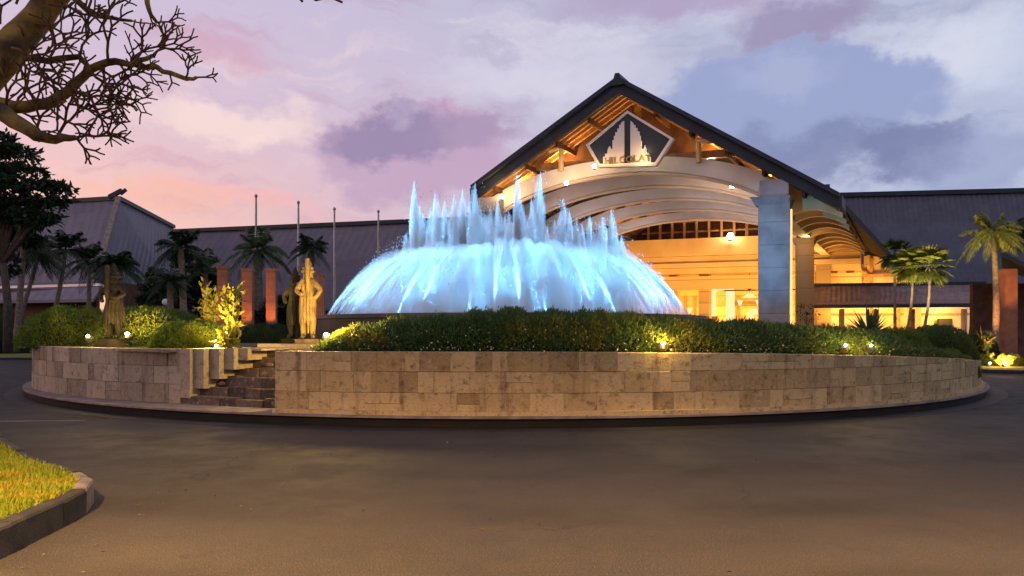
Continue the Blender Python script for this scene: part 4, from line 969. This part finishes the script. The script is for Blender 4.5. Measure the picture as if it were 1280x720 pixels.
for i, (pxl, pxr, tp, y, lb) in enumerate(((-60,30,392,50,'dark bush at the far left under the palms'),(60,110,398,52,'dark bush behind the left shrubs under the thin palm'),(1205,1245,425,33,'dark bush between the wing and the tall right palm'),(1215,1285,446,32,'low bush around the foot of the orange column'))):
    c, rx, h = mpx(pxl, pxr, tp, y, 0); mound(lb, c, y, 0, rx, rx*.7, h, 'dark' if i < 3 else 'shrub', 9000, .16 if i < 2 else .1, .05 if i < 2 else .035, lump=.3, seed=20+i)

# palms
def frond(P0, az_, up, L, droop, Vs, nl=26, lw=.035, ll=.42):
    d = np.array([math.cos(az_), math.sin(az_)]); pts = []
    for i in range(nl+1):
        t = i/nl; h = L*(t*math.cos(up)*(1-.15*t)); z = L*(t*math.sin(up)-droop*t*t)
        pts.append(np.array([P0[0]+d[0]*h, P0[1]+d[1]*h, P0[2]+z]))
    side = np.array([-d[1], d[0], 0])
    for i in range(nl):
        a, b = pts[i], pts[i+1]; tdir = (b-a)/np.linalg.norm(b-a); t = i/nl
        wr = .018*(1-t)+.006
        Vs.append([a-side*wr, a+side*wr, b+side*wr, b-side*wr])
        if t > .1:
            l = ll*L*.5*math.sin(min(1, (t*1.05))*PI)**.55*rnd.uniform(.85,1.1)+.03
            for s in (-1, 1):
                dd = side*s*.85+tdir*.6+np.array([0,0,-.35-.4*rnd.random()]); dd /= np.linalg.norm(dd)
                m = a+dd*l*.5; e = a+dd*l+np.array([0,0,-.12*l]); wv = tdir*lw*L*.5
                Vs.append([a-wv*.4, m-wv, e, m+wv])
def palm(name, label, base, top, trunk_r, L, nf, mt='palm', lean=(0,0), cat='palm', curve=.3, bark='bark', droop=.55, seed=0, group=None):
    rnd.seed(seed+100); t_ = thing(name, label, cat, tuple(base), group)
    b = Vector(base); tp = Vector(top); pts = []; rad = []
    for i in range(9):
        t = i/8; p = b.lerp(tp, t); p.x += lean[0]*math.sin(t*PI); p.y += lean[1]*math.sin(t*PI); pts.append(p); rad.append(trunk_r*(1.25-.45*t)*(1+.06*(i%2)))
    mb = MB(); mb.tube(pts, rad, 10); mb.build('trunk', bark, t_, True)
    Vs = []
    for k in range(nf):
        az_ = 2*PI*k*.381966+rnd.uniform(-.2,.2); up = R(rnd.uniform(-15, 75)); frond((tp.x, tp.y, tp.z), az_, up, L*rnd.uniform(.85,1.1), droop*rnd.uniform(.8,1.3)*(.6+.5*math.cos(up)), Vs)
    npmesh('crown', np.array(Vs), 4, mt, t_); return t_
def fanpalm(label, base, top, trunk_r, L, nf, mt='palmbright', seed=0, lean=0, group=None):
    rnd.seed(seed+50); t_ = thing('fan_palm', label, 'palm', tuple(base), group); b = Vector(base); tp = Vector(top)
    pts = [b.lerp(tp, i/6)+Vector((lean*math.sin(i/6*PI),0,0)) for i in range(7)]
    mb = MB(); mb.tube(pts, [trunk_r*(1.3-.5*i/6) for i in range(7)], 10); mb.build('trunk', 'bark', t_, True)
    Vs = []
    for k in range(nf):
        az_ = k*2.39996; up = rnd.uniform(-1.1, 1.35); d = np.array([math.cos(az_)*math.cos(up), math.sin(az_)*math.cos(up), math.sin(up)])
        side = np.cross(d, [0,0,1.0]); side /= np.linalg.norm(side)+1e-6; nrm = np.cross(side, d)
        P0 = np.array(tp); P1 = P0+d*L*.45; Vs.append([P0-side*.015, P0+side*.015, P1+side*.01, P1-side*.01])
        for q in range(13):
            an = (q-6)/6*1.35; dd = d*math.cos(an)+side*math.sin(an); dd = dd/np.linalg.norm(dd); ln = L*.58*(1-.25*abs(an)/1.35)*rnd.uniform(.9,1.1)
            sd = np.cross(dd, nrm); w_ = L*.045; e = P1+dd*ln+np.array([0,0,-.16*ln]); m = P1+dd*ln*.5
            Vs.append([P1, m-sd*w_, e, m+sd*w_])
    npmesh('crown', np.array(Vs), 4, mt, t_); return t_
palm('palm', 'dark feather palm behind the orange columns under the tallest flagpole', at(325,430,40)*1, at(322,312,40), .22, 2.3, 30, seed=1)
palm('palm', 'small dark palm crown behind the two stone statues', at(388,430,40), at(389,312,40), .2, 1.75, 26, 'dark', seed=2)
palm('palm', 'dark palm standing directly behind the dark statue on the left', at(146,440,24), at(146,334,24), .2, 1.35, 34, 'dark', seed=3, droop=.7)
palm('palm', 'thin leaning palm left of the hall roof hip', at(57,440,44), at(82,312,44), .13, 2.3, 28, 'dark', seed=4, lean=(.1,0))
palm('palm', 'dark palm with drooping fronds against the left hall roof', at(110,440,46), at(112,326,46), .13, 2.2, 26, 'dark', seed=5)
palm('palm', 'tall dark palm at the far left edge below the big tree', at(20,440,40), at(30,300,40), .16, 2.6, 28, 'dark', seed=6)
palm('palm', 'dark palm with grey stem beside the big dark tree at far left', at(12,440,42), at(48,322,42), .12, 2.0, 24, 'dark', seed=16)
tp_ = palm('palm', 'tall palm with uplit yellow crown by the orange column at the right', at(1243,452,34), at(1241,290,34), .13, 1.75, 40, 'palmbright', seed=7, lean=(.12,0))
palm('palm', 'dark palm crown half out of the frame at the right edge', at(1290,455,37), at(1286,292,37), .2, 1.7, 26, 'dark', seed=8)
fanpalm('leftmost and tallest of the three small fan palms before the right wing', at(1119,440,36), at(1118,318,36), .065, .95, 46, 'palm', 1, 0, 'small fan palms by the right wing')
fanpalm('middle one of the three small fan palms before the right wing', at(1128,440,34), at(1141,332,34), .06, 1.08, 52, 'palmbright', 2, .15, 'small fan palms by the right wing')
fanpalm('rightmost and brightest of the three small fan palms before the right wing', at(1147,440,33), at(1162,330,33), .06, 1.1, 54, 'palmbright', 3, .2, 'small fan palms by the right wing')
def agave(label, p, L, n, mt='agave', name='agave', seed=0, cat='plant', wd=.05):
    rnd.seed(seed+9); t_ = thing(name, label, cat, tuple(p)); Vs = []
    for k in range(n):
        az_ = k*2.39996; up = rnd.uniform(.25, 1.45); d = np.array([math.cos(az_)*math.cos(up), math.sin(az_)*math.cos(up), math.sin(up)]); l = L*rnd.uniform(.7,1.1)
        side = np.cross(d, [0,0,1.0]); side /= np.linalg.norm(side)+1e-6; P0 = np.array(p); m = P0+d*l*.5; e = P0+d*l+np.array([0,0,-.12*l*math.cos(up)]); w_ = L*wd
        Vs.append([P0-side*w_*.6, m-side*w_, e, m+side*w_]); Vs.append([P0+side*w_*.6, P0-side*w_*.3, m-side*w_*.2, m+side*w_])
    npmesh('foliage', np.array(Vs), 4, mt, t_)
    mb = MB(); mb.lathe((p[0],p[1],p[2]-.05), [(.12*L,0),(.1*L,.12*L),(.04*L,.2*L)], 8); mb.build('stem', 'darkbark', t_)
p = at(1136, 405, 27); agave('spiky agave in front of the three small fan palms', (p.x, 30, 1.35), 1.45, 60, seed=1)
p = at(1222, 440, 32); agave('dark long-leaved plant below the tall right palm', (p.x+.3, 33.3, .1), 1.9, 46, 'palm', 'cordyline', 2, wd=.03)
p = at(1265, 460, 31); agave('bright leafy plant left of the orange column', (at(1229,420,33).x, 33, 1.0), .95, 22, 'lit', 'cordyline', 3, wd=.05)

# croton bushes lit yellow between the terracotta columns
def croton(label, px0, px1, ptop, pbot, y, N, seed):
    rg = np.random.default_rng(seed); z0, z1 = H0+(HY-pbot)/F*y, H0+(HY-ptop)/F*y; x0, x1 = (px0-640)/F*y, (px1-640)/F*y
    t_ = thing('croton', label, 'plant', ((x0+x1)/2, y, z0)); cx = (x0+x1)/2; hw = (x1-x0)/2; V = []; ns = 9
    mb = MB()
    tips = []
    for k in range(ns):
        f = rg.uniform(-.8,.8); h = rg.uniform(.55,1)*(z1-z0); tip = Vector((cx+f*hw, y+rg.uniform(-.25,.25), z0+h)); b = Vector((cx+f*hw*.25, y, z0)); mb.tube([b, b.lerp(tip,.5)+Vector((f*.05,0,0)), tip], [.02,.014,.006], 5); tips.append((b, tip))
    mb.build('stem', 'bark', t_)
    P = []; 
    for i in range(N):
        b, tip = tips[rg.integers(ns)]; t = rg.uniform(.15,1)**.7; q = b.lerp(tip, t); P.append([q.x+rg.normal(0,.05), q.y+rg.normal(0,.06), q.z+rg.normal(0,.05)])
    P = np.array(P); D = rg.normal(0,.6,(N,3))+np.array([0,0,.7]); npmesh('foliage', leaves(P, D, .2, .07), 4, 'lit', t_)
croton('yellow-lit croton left of the leftmost terracotta column', 250, 273, 352, 432, 17.2, 260, 1)
croton('yellow-lit croton right of the leftmost terracotta column', 280, 304, 360, 432, 16.0, 320, 2)
croton('small yellow croton on the wall top beside the steps', 272, 298, 408, 438, 14.6, 160, 3)

# broadleaf trees
def broadleaf(label, base, blobs, N, ls, trunk_r, mt='dark', seed=0, name='broadleaf_tree', flat=.72):
    rg = np.random.default_rng(seed); t_ = thing(name, label, 'tree', tuple(base)); b = Vector(base); mb = MB()
    top = Vector(blobs[0][:3]); fork = b.lerp(top, .55); mb.tube([b, b.lerp(fork,.5)+Vector((.1,0,0)), fork], [trunk_r*1.2, trunk_r, trunk_r*.8], 9)
    for bl in blobs: 
        c = Vector(bl[:3]); mb.tube([fork, fork.lerp(c,.5)+Vector((0,0,.15)), c], [trunk_r*.55, trunk_r*.35, trunk_r*.12], 6)
    mb.build('trunk', 'darkbark', t_, True)
    vol = np.array([q[3]**2 for q in blobs]); idx = rg.choice(len(blobs), N, p=vol/vol.sum()); B = np.array(blobs)[idx]
    d = rg.normal(size=(N,3)); d /= np.linalg.norm(d, axis=1, keepdims=True); r = B[:,3:4]*rg.uniform(.35,1.0,(N,1))**.45
    P = B[:,:3]+d*r*np.array([1.1,1.1,flat])
    # clump
    cl = np.round(P/(ls*2.6))*(ls*2.6); P = P*.55+cl*.45+rg.normal(0, ls*.3, (N,3))
    D = d+rg.normal(0,.6,(N,3)); npmesh('crown', leaves(P, D, ls, ls*.5), 4, mt, t_); return t_
def bl(px, py, y, rp): p = at(px, py, y); return (p.x, p.y, p.z, rp/F*y)
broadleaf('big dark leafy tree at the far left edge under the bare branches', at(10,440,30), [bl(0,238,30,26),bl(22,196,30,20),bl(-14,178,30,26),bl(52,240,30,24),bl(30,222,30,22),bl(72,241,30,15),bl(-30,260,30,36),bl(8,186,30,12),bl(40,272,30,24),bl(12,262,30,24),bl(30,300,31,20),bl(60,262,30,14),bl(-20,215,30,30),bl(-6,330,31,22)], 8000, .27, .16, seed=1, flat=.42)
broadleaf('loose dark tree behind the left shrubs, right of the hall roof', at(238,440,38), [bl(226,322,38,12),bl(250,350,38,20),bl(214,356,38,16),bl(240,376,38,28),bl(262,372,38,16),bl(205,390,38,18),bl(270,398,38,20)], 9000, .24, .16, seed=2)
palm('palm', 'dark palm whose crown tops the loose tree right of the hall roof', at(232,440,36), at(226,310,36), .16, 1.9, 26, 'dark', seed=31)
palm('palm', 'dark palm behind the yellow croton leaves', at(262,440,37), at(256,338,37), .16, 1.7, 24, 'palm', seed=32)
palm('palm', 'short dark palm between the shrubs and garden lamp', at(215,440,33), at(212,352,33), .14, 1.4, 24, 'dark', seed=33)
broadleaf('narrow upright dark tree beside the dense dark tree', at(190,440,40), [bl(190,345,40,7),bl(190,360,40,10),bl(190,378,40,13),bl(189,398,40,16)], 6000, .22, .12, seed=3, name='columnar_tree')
broadleaf('low dark tree mass behind the terracotta columns and statues', at(352,440,40), [bl(355,385,40,18),bl(340,400,40,20),bl(300,390,42,22),bl(372,395,42,20)], 9000, .26, .15, seed=5)
broadleaf('thin twiggy young tree in front of the golden lobby, right of the tall pillar', (at(1010,430,50).x, 50, 0), [bl(1008,385,50,9),bl(1014,395,50,8),bl(1002,392,50,7)], 160, .16, .05, 'dark', 6, 'young_tree')

# garden lamp post among the left trees
p = at(207, 378, 34); lpz = thing('garden_lamp', 'small white globe garden lamp before the dense dark tree', 'lamp', (p.x, 34, 0))
mb = MB(); mb.tube([(p.x,34,0),(p.x,34,p.z-.1)], [.05,.04], 8); mb.build('post', 'black', lpz)
mb = MB(); mb.lathe((p.x,34,p.z-.14), [(.05,0),(.14,.07),(.16,.16),(.12,.26),(.04,.31)], 12); mb.build('globe', 'white', lpz)

# ---- bare frangipani reaching in from the top left
rnd.seed(21)
fr = thing('frangipani_tree', 'bare frangipani with thick mottled yellow limb and forking twigs at top left', 'tree', (-8.2, 7.6, .2))
YF = 7.2
def fpt(px, py, y=YF): return at(px, py, y)
limbs = [
 ([(-180,330),(-120,200),(-60,130),(0,75),(35,35),(70,-5),(120,-70)], [.28,.26,.24,.17,.145,.13,.10], 7.4),
 ([(-60,130),(-20,128),(20,134),(60,130),(90,110),(112,88),(135,77),(165,80),(190,70)], [.12,.08,.062,.055,.05,.044,.036,.03,.02], 7.2),
 ([(-30,132),(0,140),(25,155),(45,168),(70,174),(95,172)], [.11,.085,.07,.06,.045,.025], 6.9),
 ([(190,82),(212,92),(232,98),(245,97)], [.028,.024,.022,.016], 7.2),
 ([(165,80),(185,85),(192,83)], [.028,.026,.026], 7.2),
 ([(60,5),(85,-10),(110,12),(128,22),(165,26)], [.05,.04,.03,.024,.014], 7.6),
 ([(120,-60),(150,-40),(180,-15),(186,15),(196,28)], [.05,.04,.03,.022,.016], 7.5),
 ([(0,75),(25,72),(60,75),(100,70),(112,85)], [.05,.04,.035,.03,.025], 7.6),
]
mb = MB(); tw = MB()
def fork(tbm, p, d, L, r, depth):
    if depth == 0 or r < .004: return
    d = d.normalized(); mid = p+d*L*.5+Vector((rnd.uniform(-1,1),rnd.uniform(-1,1),rnd.uniform(-.6,1)))*L*.10; e = p+d*L
    tbm.tube([p, mid, e], [r, r*.9, r*(.95 if depth > 1 else .9)], 5)
    if depth == 1: return
    n = rnd.choice((2,2,3)); ax = d.cross(Vector((rnd.uniform(-1,1),rnd.uniform(-1,1),rnd.uniform(-1,1)))).normalized(); ph0 = rnd.uniform(0, 6.28)
    for k in range(n):
        q = Matrix.Rotation(ph0+2*PI*k/n, 3, d); nd = (Matrix.Rotation(R(rnd.uniform(28,52)), 3, (q@ax)) @ d); nd.z += .12; nd.y *= .75
        fork(tbm, e, nd, L*rnd.uniform(.72,.98), r*.86, depth-1)
for pts, rads, y in limbs:
    wp = [fpt(px, py, y+.12*math.sin(i*1.7)) for i, (px, py) in enumerate(pts)]
    # subdivide
    ps, rs2 = [], []
    for i in range(len(wp)-1):
        for q in range(3): t = q/3; ps.append(wp[i].lerp(wp[i+1], t)+Vector((rnd.uniform(-1,1),0,rnd.uniform(-1,1)))*.012); rs2.append(rads[i]*(1-t)+rads[i+1]*t)
    ps.append(wp[-1]); rs2.append(rads[-1]); mb.tube(ps, rs2, 10)
mb.build('limbs', 'frangi', fr, True)
seeds = [(245,97,.9,0,.1,.10,3,.011),(232,98,.3,0,.9,.10,3,.011),(212,92,.2,0,-.9,.10,2,.010),(192,72,.5,0,.8,.16,4,.013),(190,70,.9,0,.5,.16,4,.013),(196,28,.9,0,.1,.12,3,.010),(186,15,.2,0,-1,.1,2,.009),
 (165,26,.9,0,-.1,.1,2,.009),(128,22,.4,0,.9,.2,4,.014),(110,12,.1,0,1,.2,3,.014),(165,80,.4,0,.9,.18,4,.014),(135,77,.2,0,.95,.2,4,.015),(112,88,.7,0,-.6,.2,5,.017),(90,110,.8,0,-.4,.2,5,.016),(75,122,.5,0,.8,.2,4,.015),
 (60,130,.7,0,-.7,.2,4,.015),(95,172,.9,0,.1,.2,4,.015),(95,172,.4,0,-.7,.13,3,.013),(70,174,.5,0,.8,.2,5,.017),(45,168,.5,0,.9,.18,4,.015),(20,134,.4,0,.9,.2,4,.015),(20,134,.6,0,-.4,.18,3,.013),(60,75,.2,0,1,.2,4,.014),(100,70,.4,0,.8,.2,4,.014),(25,72,.6,0,-.7,.2,4,.014),(60,75,.5,0,-.9,.2,4,.014),
 (40,30,1,0,-.1,.2,4,.015),(60,5,1,0,.0,.2,4,.014),(15,60,.9,0,-.5,.22,5,.016),(8,140,.3,0,.9,.2,4,.015),(0,30,.1,0,1,.2,4,.014),(20,5,.6,0,.7,.18,3,.013),(150,80,.5,0,-.8,.16,4,.013),(120,85,.9,0,-.5,.22,5,.014),(130,80,.1,0,-1,.2,4,.014),(85,130,.9,0,-.2,.2,4,.014),(388,-8,.9,0,.2,.12,2,.010),(395,-3,.9,0,-.5,.12,2,.010)]
for px, py, dx, dy, dz, L, dep, r in seeds[:-2]:
    fork(tw, fpt(px, py, YF+rnd.uniform(-.25,.3)), Vector((dx, rnd.uniform(-.4,.4), dz)), L*.92, r*.98, dep)
# the twig that hangs in at the top
q0 = fpt(330,-60); q1 = fpt(378,2); q2 = fpt(395,0); tw.tube([fpt(120,-70,7.4), fpt(240,-90), q0, fpt(362,-18), q1], [.09,.05,.03,.02,.014], 6); tw.tube([fpt(362,-18), q2, fpt(412,-4), fpt(428,3)], [.018,.014,.013,.011], 6); tw.tube([fpt(412,-4), fpt(426,-14)], [.013,.011], 6)
tw.build('twigs', 'twig', fr, True)
mb = MB(); mb.tube([(-8.2,7.6,.15),(-8.1,7.55,1.2),(-7.6,7.5,2.0),tuple(fpt(-180,330,7.4))], [.38,.3,.29,.28], 12); mb.build('trunk', 'frangi', fr, True)

# ================================================================ STATUES
def statue(px, foot, top, y, mt, label, mirror=1, yaw=0, staff=True, zb=None, skirt=1.0, widen=1.0, group=None):
    p = at(px, foot, y); zb = p.z if zb is None else zb; Ht = (H0+(HY-top)/F*y)-zb; t_ = thing('guardian_statue', label, 'statue', (p.x, y, zb), group)
    s = (Ht-.22)/2.0; rot = Matrix.Rotation(yaw, 4, 'Z')
    J = {'pel':(0,0,1.00),'wst':(0,0,1.14),'chs':(0,.0,1.34),'nk':(0,-.01,1.48),'hd':(0,-.02,1.60),'ht':(0,-.01,1.68),
         'sl':(-.2,0,1.40),'el':(-.36,-.05,1.18),'wl':(-.20,-.2,1.08),'hl':(-.13,-.24,1.10),'sr':(.2,0,1.40),'er':(.42,-.03,1.20),'wr':(.27,-.16,1.02),'hr':(.2,-.2,1.0),
         'hpl':(-.12,0,.93),'kl':(-.15,-.07,.52),'al':(-.14,0,.1),'tl':(-.16,-.16,.04),'hpr':(.12,0,.93),'kr':(.16,-.08,.52),'ar':(.15,0,.1),'tr':(.19,-.16,.04)}
    Rr = {'pel':.17,'wst':.145,'chs':.19,'nk':.08,'hd':.115,'ht':.10,'sl':.09,'el':.065,'wl':.05,'hl':.06,'sr':.09,'er':.065,'wr':.05,'hr':.06,'hpl':.12,'kl':.085,'al':.06,'tl':.05,'hpr':.12,'kr':.085,'ar':.06,'tr':.05}
    E = [('pel','wst'),('wst','chs'),('chs','nk'),('nk','hd'),('hd','ht'),('chs','sl'),('sl','el'),('el','wl'),('wl','hl'),('chs','sr'),('sr','er'),('er','wr'),('wr','hr'),('pel','hpl'),('hpl','kl'),('kl','al'),('al','tl'),('pel','hpr'),('hpr','kr'),('kr','ar'),('ar','tr')]
    ks = list(J); me = bpy.data.meshes.new('body'); T = lambda q: tuple(rot @ (Vector((q[0]*mirror*widen, q[1], q[2]))*s) + Vector((0,0,.22)))
    me.from_pydata([T(J[k]) for k in ks], [(ks.index(a), ks.index(b)) for a, b in E], []); me.materials.append(M[mt])
    o = bpy.data.objects.new('body', me); COL.objects.link(o); o.parent = t_
    sm = o.modifiers.new('skin', 'SKIN'); 
    for i, k in enumerate(ks): me.skin_vertices[0].data[i].radius = (Rr[k]*s*1.12,)*2
    me.skin_vertices[0].data[0].use_root = True
    sb = o.modifiers.new('sub', 'SUBSURF'); sb.levels = sb.render_levels = 2
    L = t_.location
    W_ = lambda q: tuple(Vector(T(q))+L)
    mb = MB(); hp = Vector(W_((0,0,1.62))); mb.lathe(tuple(hp), [(.15*s,0),(.17*s,.05*s),(.13*s,.09*s),(.14*s,.13*s),(.09*s,.19*s),(.095*s,.23*s),(.04*s,.33*s),(.01*s,.4*s)], 12); mb.build('headdress', mt, t_)
    mb = MB()
    for q in range(14):   # carved folds of the sarong
        a = 2*PI*q/14; c = Vector(W_((0,0,0))); f = skirt
        mb.tube([c+Vector((.17*s*math.cos(a)*1.05,.15*s*math.sin(a),1.0*s)), c+Vector((.23*s*f*math.cos(a),.19*s*math.sin(a),.7*s)), c+Vector((.24*s*f*math.cos(a+.1),.2*s*math.sin(a+.1),.38*s))], [.03*s,.05*s,.035*s], 5)
    mb.lathe(tuple(c), [(.16*s,.98*s),(.21*s*skirt,.7*s),(.22*s*skirt,.42*s)][::-1], 14); mb.build('sarong', mt, t_)
    mb = MB(); c = Vector(W_((0,0,1.0))); mb.lathe((c.x,c.y,c.z), [(.19*s,-.04*s),(.2*s,.03*s),(.17*s,.07*s)], 14, 1, .9); mb.build('belt', mt, t_)
    mb = MB()   # face: brow, nose, eyes bulges, ears
    for q, r_ in (((0,-.135,1.60),.022),((-.045,-.12,1.63),.02),((.045,-.12,1.63),.02),((0,-.125,1.555),.03),((-.115,-.01,1.60),.03),((.115,-.01,1.60),.03)):
        cc_ = W_(q); mb.lathe((cc_[0],cc_[1],cc_[2]-r_*s), [(r_*s*.4,0),(r_*s,r_*s*.6),(r_*s,r_*s*1.4),(r_*s*.4,r_*s*2)], 8)
    mb.build('face', mt, t_)
    if staff:
        mb = MB(); a, b = Vector(W_((.04,-.26,.15))), Vector(W_((.02,-.24,1.95))); mb.tube([a, a.lerp(b,.5), a.lerp(b,.55), b], [.03*s,.03*s,.055*s,.06*s], 8); mb.build('club', mt, t_)
    mb = MB(); mb.box((L.x, L.y, L.z+.06), (.62*s+.06,.56*s+.06,.12), yaw); mb.box((L.x, L.y, L.z+.17), (.52*s+.04,.48*s+.04,.1), yaw); mb.build('plinth', mt, t_)
    return t_
statue(385, 431, 322, 16.2, 'statue', 'stone guardian statue lit bright gold beside the bright lamp', 1, R(10), zb=1.22, skirt=.7, widen=.74)
statue(369, 431, 334, 17.0, 'darkstatue', 'dark guardian statue standing left of the gold-lit one', -1, R(-15), zb=1.22, staff=False, widen=.8, skirt=.8)
statue(143, 429, 330, 17.0, 'darkstatue', 'dark guardian statue between two glowing lamps on the grey wall', -1, R(-10), zb=1.22, skirt=1.0, widen=.95)

# ================================================================ GROUND SPOT LAMPS
def spotlamp(px, py, y, label, aim, power, glow=.055, size=60, zb=None, col=(1.0,.62,.14), mtb='hot', gl=.06):
    p = at(px, py, y); t_ = thing('ground_spotlight', label, 'lamp', tuple(p-Vector((0,0,.16))), 'ground spotlights in the planting')
    a = Vector(aim); d = (a-p).normalized()
    mb = MB(); mb.tube([p-d*.10, p-d*.02, p+d*.03], [.06,.085,.09], 12); mb.build('housing', 'black', t_)
    mb = MB(); mb.tube([p-Vector((0,0,.2)), p-Vector((0,0,.02))], [.02,.02], 6); mb.build('stake', 'black', t_)
    mb = MB(); mb.lathe(tuple(p+Vector((0,-.07,.07))-Vector((0,0,glow*.7))), [(glow*.3,0),(glow,glow*.5),(glow,glow*1.0),(glow*.3,glow*1.5)], 12); mb.build('bulb', mtb, t_)
    add_light('light', 'SPOT', p+d*.14, power, col, t_, spot_size=R(size), spot_blend=.7, shadow_soft_size=.05, aim=aim)
    add_light('glow', 'POINT', p+Vector((0,-.26,.26)), power*gl*2.6, col, t_, shadow_soft_size=.06)
spotlamp(409, 423, 13.7, 'glaring spotlight in the yellow-lit hedge end right of the gold statue', at(387,374,16.2), 1400, .05, 46, gl=.07)
spotlamp(425, 428, 13.6, 'hidden spotlight low in the left hedge end', at(450,405,13.4), 60, .03, 110, gl=.35)
spotlamp(112, 424, 16.3, 'spotlight left of the dark statue on the grey wall', at(120,385,18.2), 60, .035, 70, gl=.3)
spotlamp(161, 421, 16.5, 'glaring spotlight right of the dark statue', at(185,395,17.2), 200, .045, 100, gl=.25)
spotlamp(272, 436, 14.9, 'spotlight below the croton leaves', at(285,380,16.4), 900, .03, 80)
spotlamp(828, 434, 12.62, 'spotlight in the middle of the hedge by the fountain right end', at(828,405,13.1), 70, .035, 130, gl=.45)
spotlamp(1055, 436, 14.15, 'spotlight in the hedge before the lobby', at(1060,415,15), 34, .025, 140, gl=.6)
spotlamp(1087, 436, 14.6, 'spotlight in the right part of the hedge', at(1095,415,15.6), 26, .025, 140, gl=.6)
spotlamp(1255, 457, 30.6, 'spotlight on the ground at the foot of the orange column', at(1259,400,36), 4200, .06, 60, gl=.008, col=(1,.42,.12))
spotlamp(1236, 456, 30.6, 'spotlight at the foot of the tall right palm', at(1241,300,34), 5200, .04, 30, gl=.004)
spotlamp(1128, 440, 30, 'spotlight below the three small fan palms', at(1148,330,33.5), 5200, .04, 44, gl=.01, col=(1,.75,.4))

# white car glimpsed under the canopy
cpos = at(1086, 404, 56); car = thing('parked_car', 'white car half hidden behind the hedge under the right canopy', 'car', (cpos.x, 56, 0))
mb = MB(); prof = [(-2.2,.35),(-2.25,.8),(-2.0,1.0),(-1.1,1.12),(-.55,1.62),(.9,1.68),(1.6,1.2),(2.15,1.05),(2.25,.7),(2.2,.35)]
mb.prism(prof, lambda a, z, d: (cpos.x+a, 56+d, z), -.85, .85); mb.build('body', 'carpaint', car)
mb = MB(); mb.prism([(-.95,1.15),(-.5,1.55),(.82,1.6),(1.4,1.2)], lambda a, z, d: (cpos.x+a, 56+d, z), -.87, -.852); mb.build('window', 'glass', car)
for a in (-1.4, 1.4):
    for d in (-.8, .8): mb = MB(); mb.tube([(cpos.x+a,56+d-.12,.33),(cpos.x+a,56+d+.12,.33)], [.33,.33], 16); mb.build('wheel', 'black', car)

# street lamps beside the drive (behind the camera; they warm the road and the wall)
def street_lamp(x, y, ax, label, power):
    t_ = thing('street_lamp', label, 'street lamp', (x, y, 0), 'street lamps beside the drive')
    mb = MB(); mb.tube([(x,y,0),(x,y,4.6),(x+ax*.3,y,5.0),(x+ax,y,5.1)], [.08,.06,.05,.04], 8); mb.build('post', 'black', t_)
    mb = MB(); mb.box((x+ax,y,5.06), (.5,.22,.1)); mb.build('lamp_head', 'black', t_)
    mb = MB(); mb.box((x+ax,y,4.995), (.4,.16,.03)); mb.build('diffuser', 'lamp', t_)
    add_light('light', 'AREA', (x+ax,y,4.96), power, (1.0,.52,.16), t_, shape='RECTANGLE', size=.5, size_y=.25, spread=R(146))
street_lamp(-4.4, 1.2, 1.0, 'street lamp on the near grass island', 3300)
street_lamp(6.2, .6, -1.0, 'street lamp on the right side of the drive', 3200)
street_lamp(2.8, -9.0, -1.0, 'added unseen street lamp farther back that lights the wall', 9000)  # added out of view to light the wall face more than the road
rg = np.random.default_rng(77); N = 110; x = rg.uniform(-4.2, 6, N); y = rg.uniform(4.2, 11.6, N); k = rg.uniform(size=N) < .55; x = np.where(k, -3.5+rg.exponential(.35, N), x); ok = ~in_poly(x, y, isl); x, y = x[ok], y[ok]; N = len(x)
P = np.stack([x, y, np.full(N, .012)], 1); D = np.stack([rg.normal(size=N), rg.normal(size=N), np.abs(rg.normal(0,.06,N))], 1)
tag(npmesh('fallen_leaves', leaves(P, D, .04, .015), 4, 'litter'), 'small dry leaves scattered on the drive', 'leaves', kind='stuff')
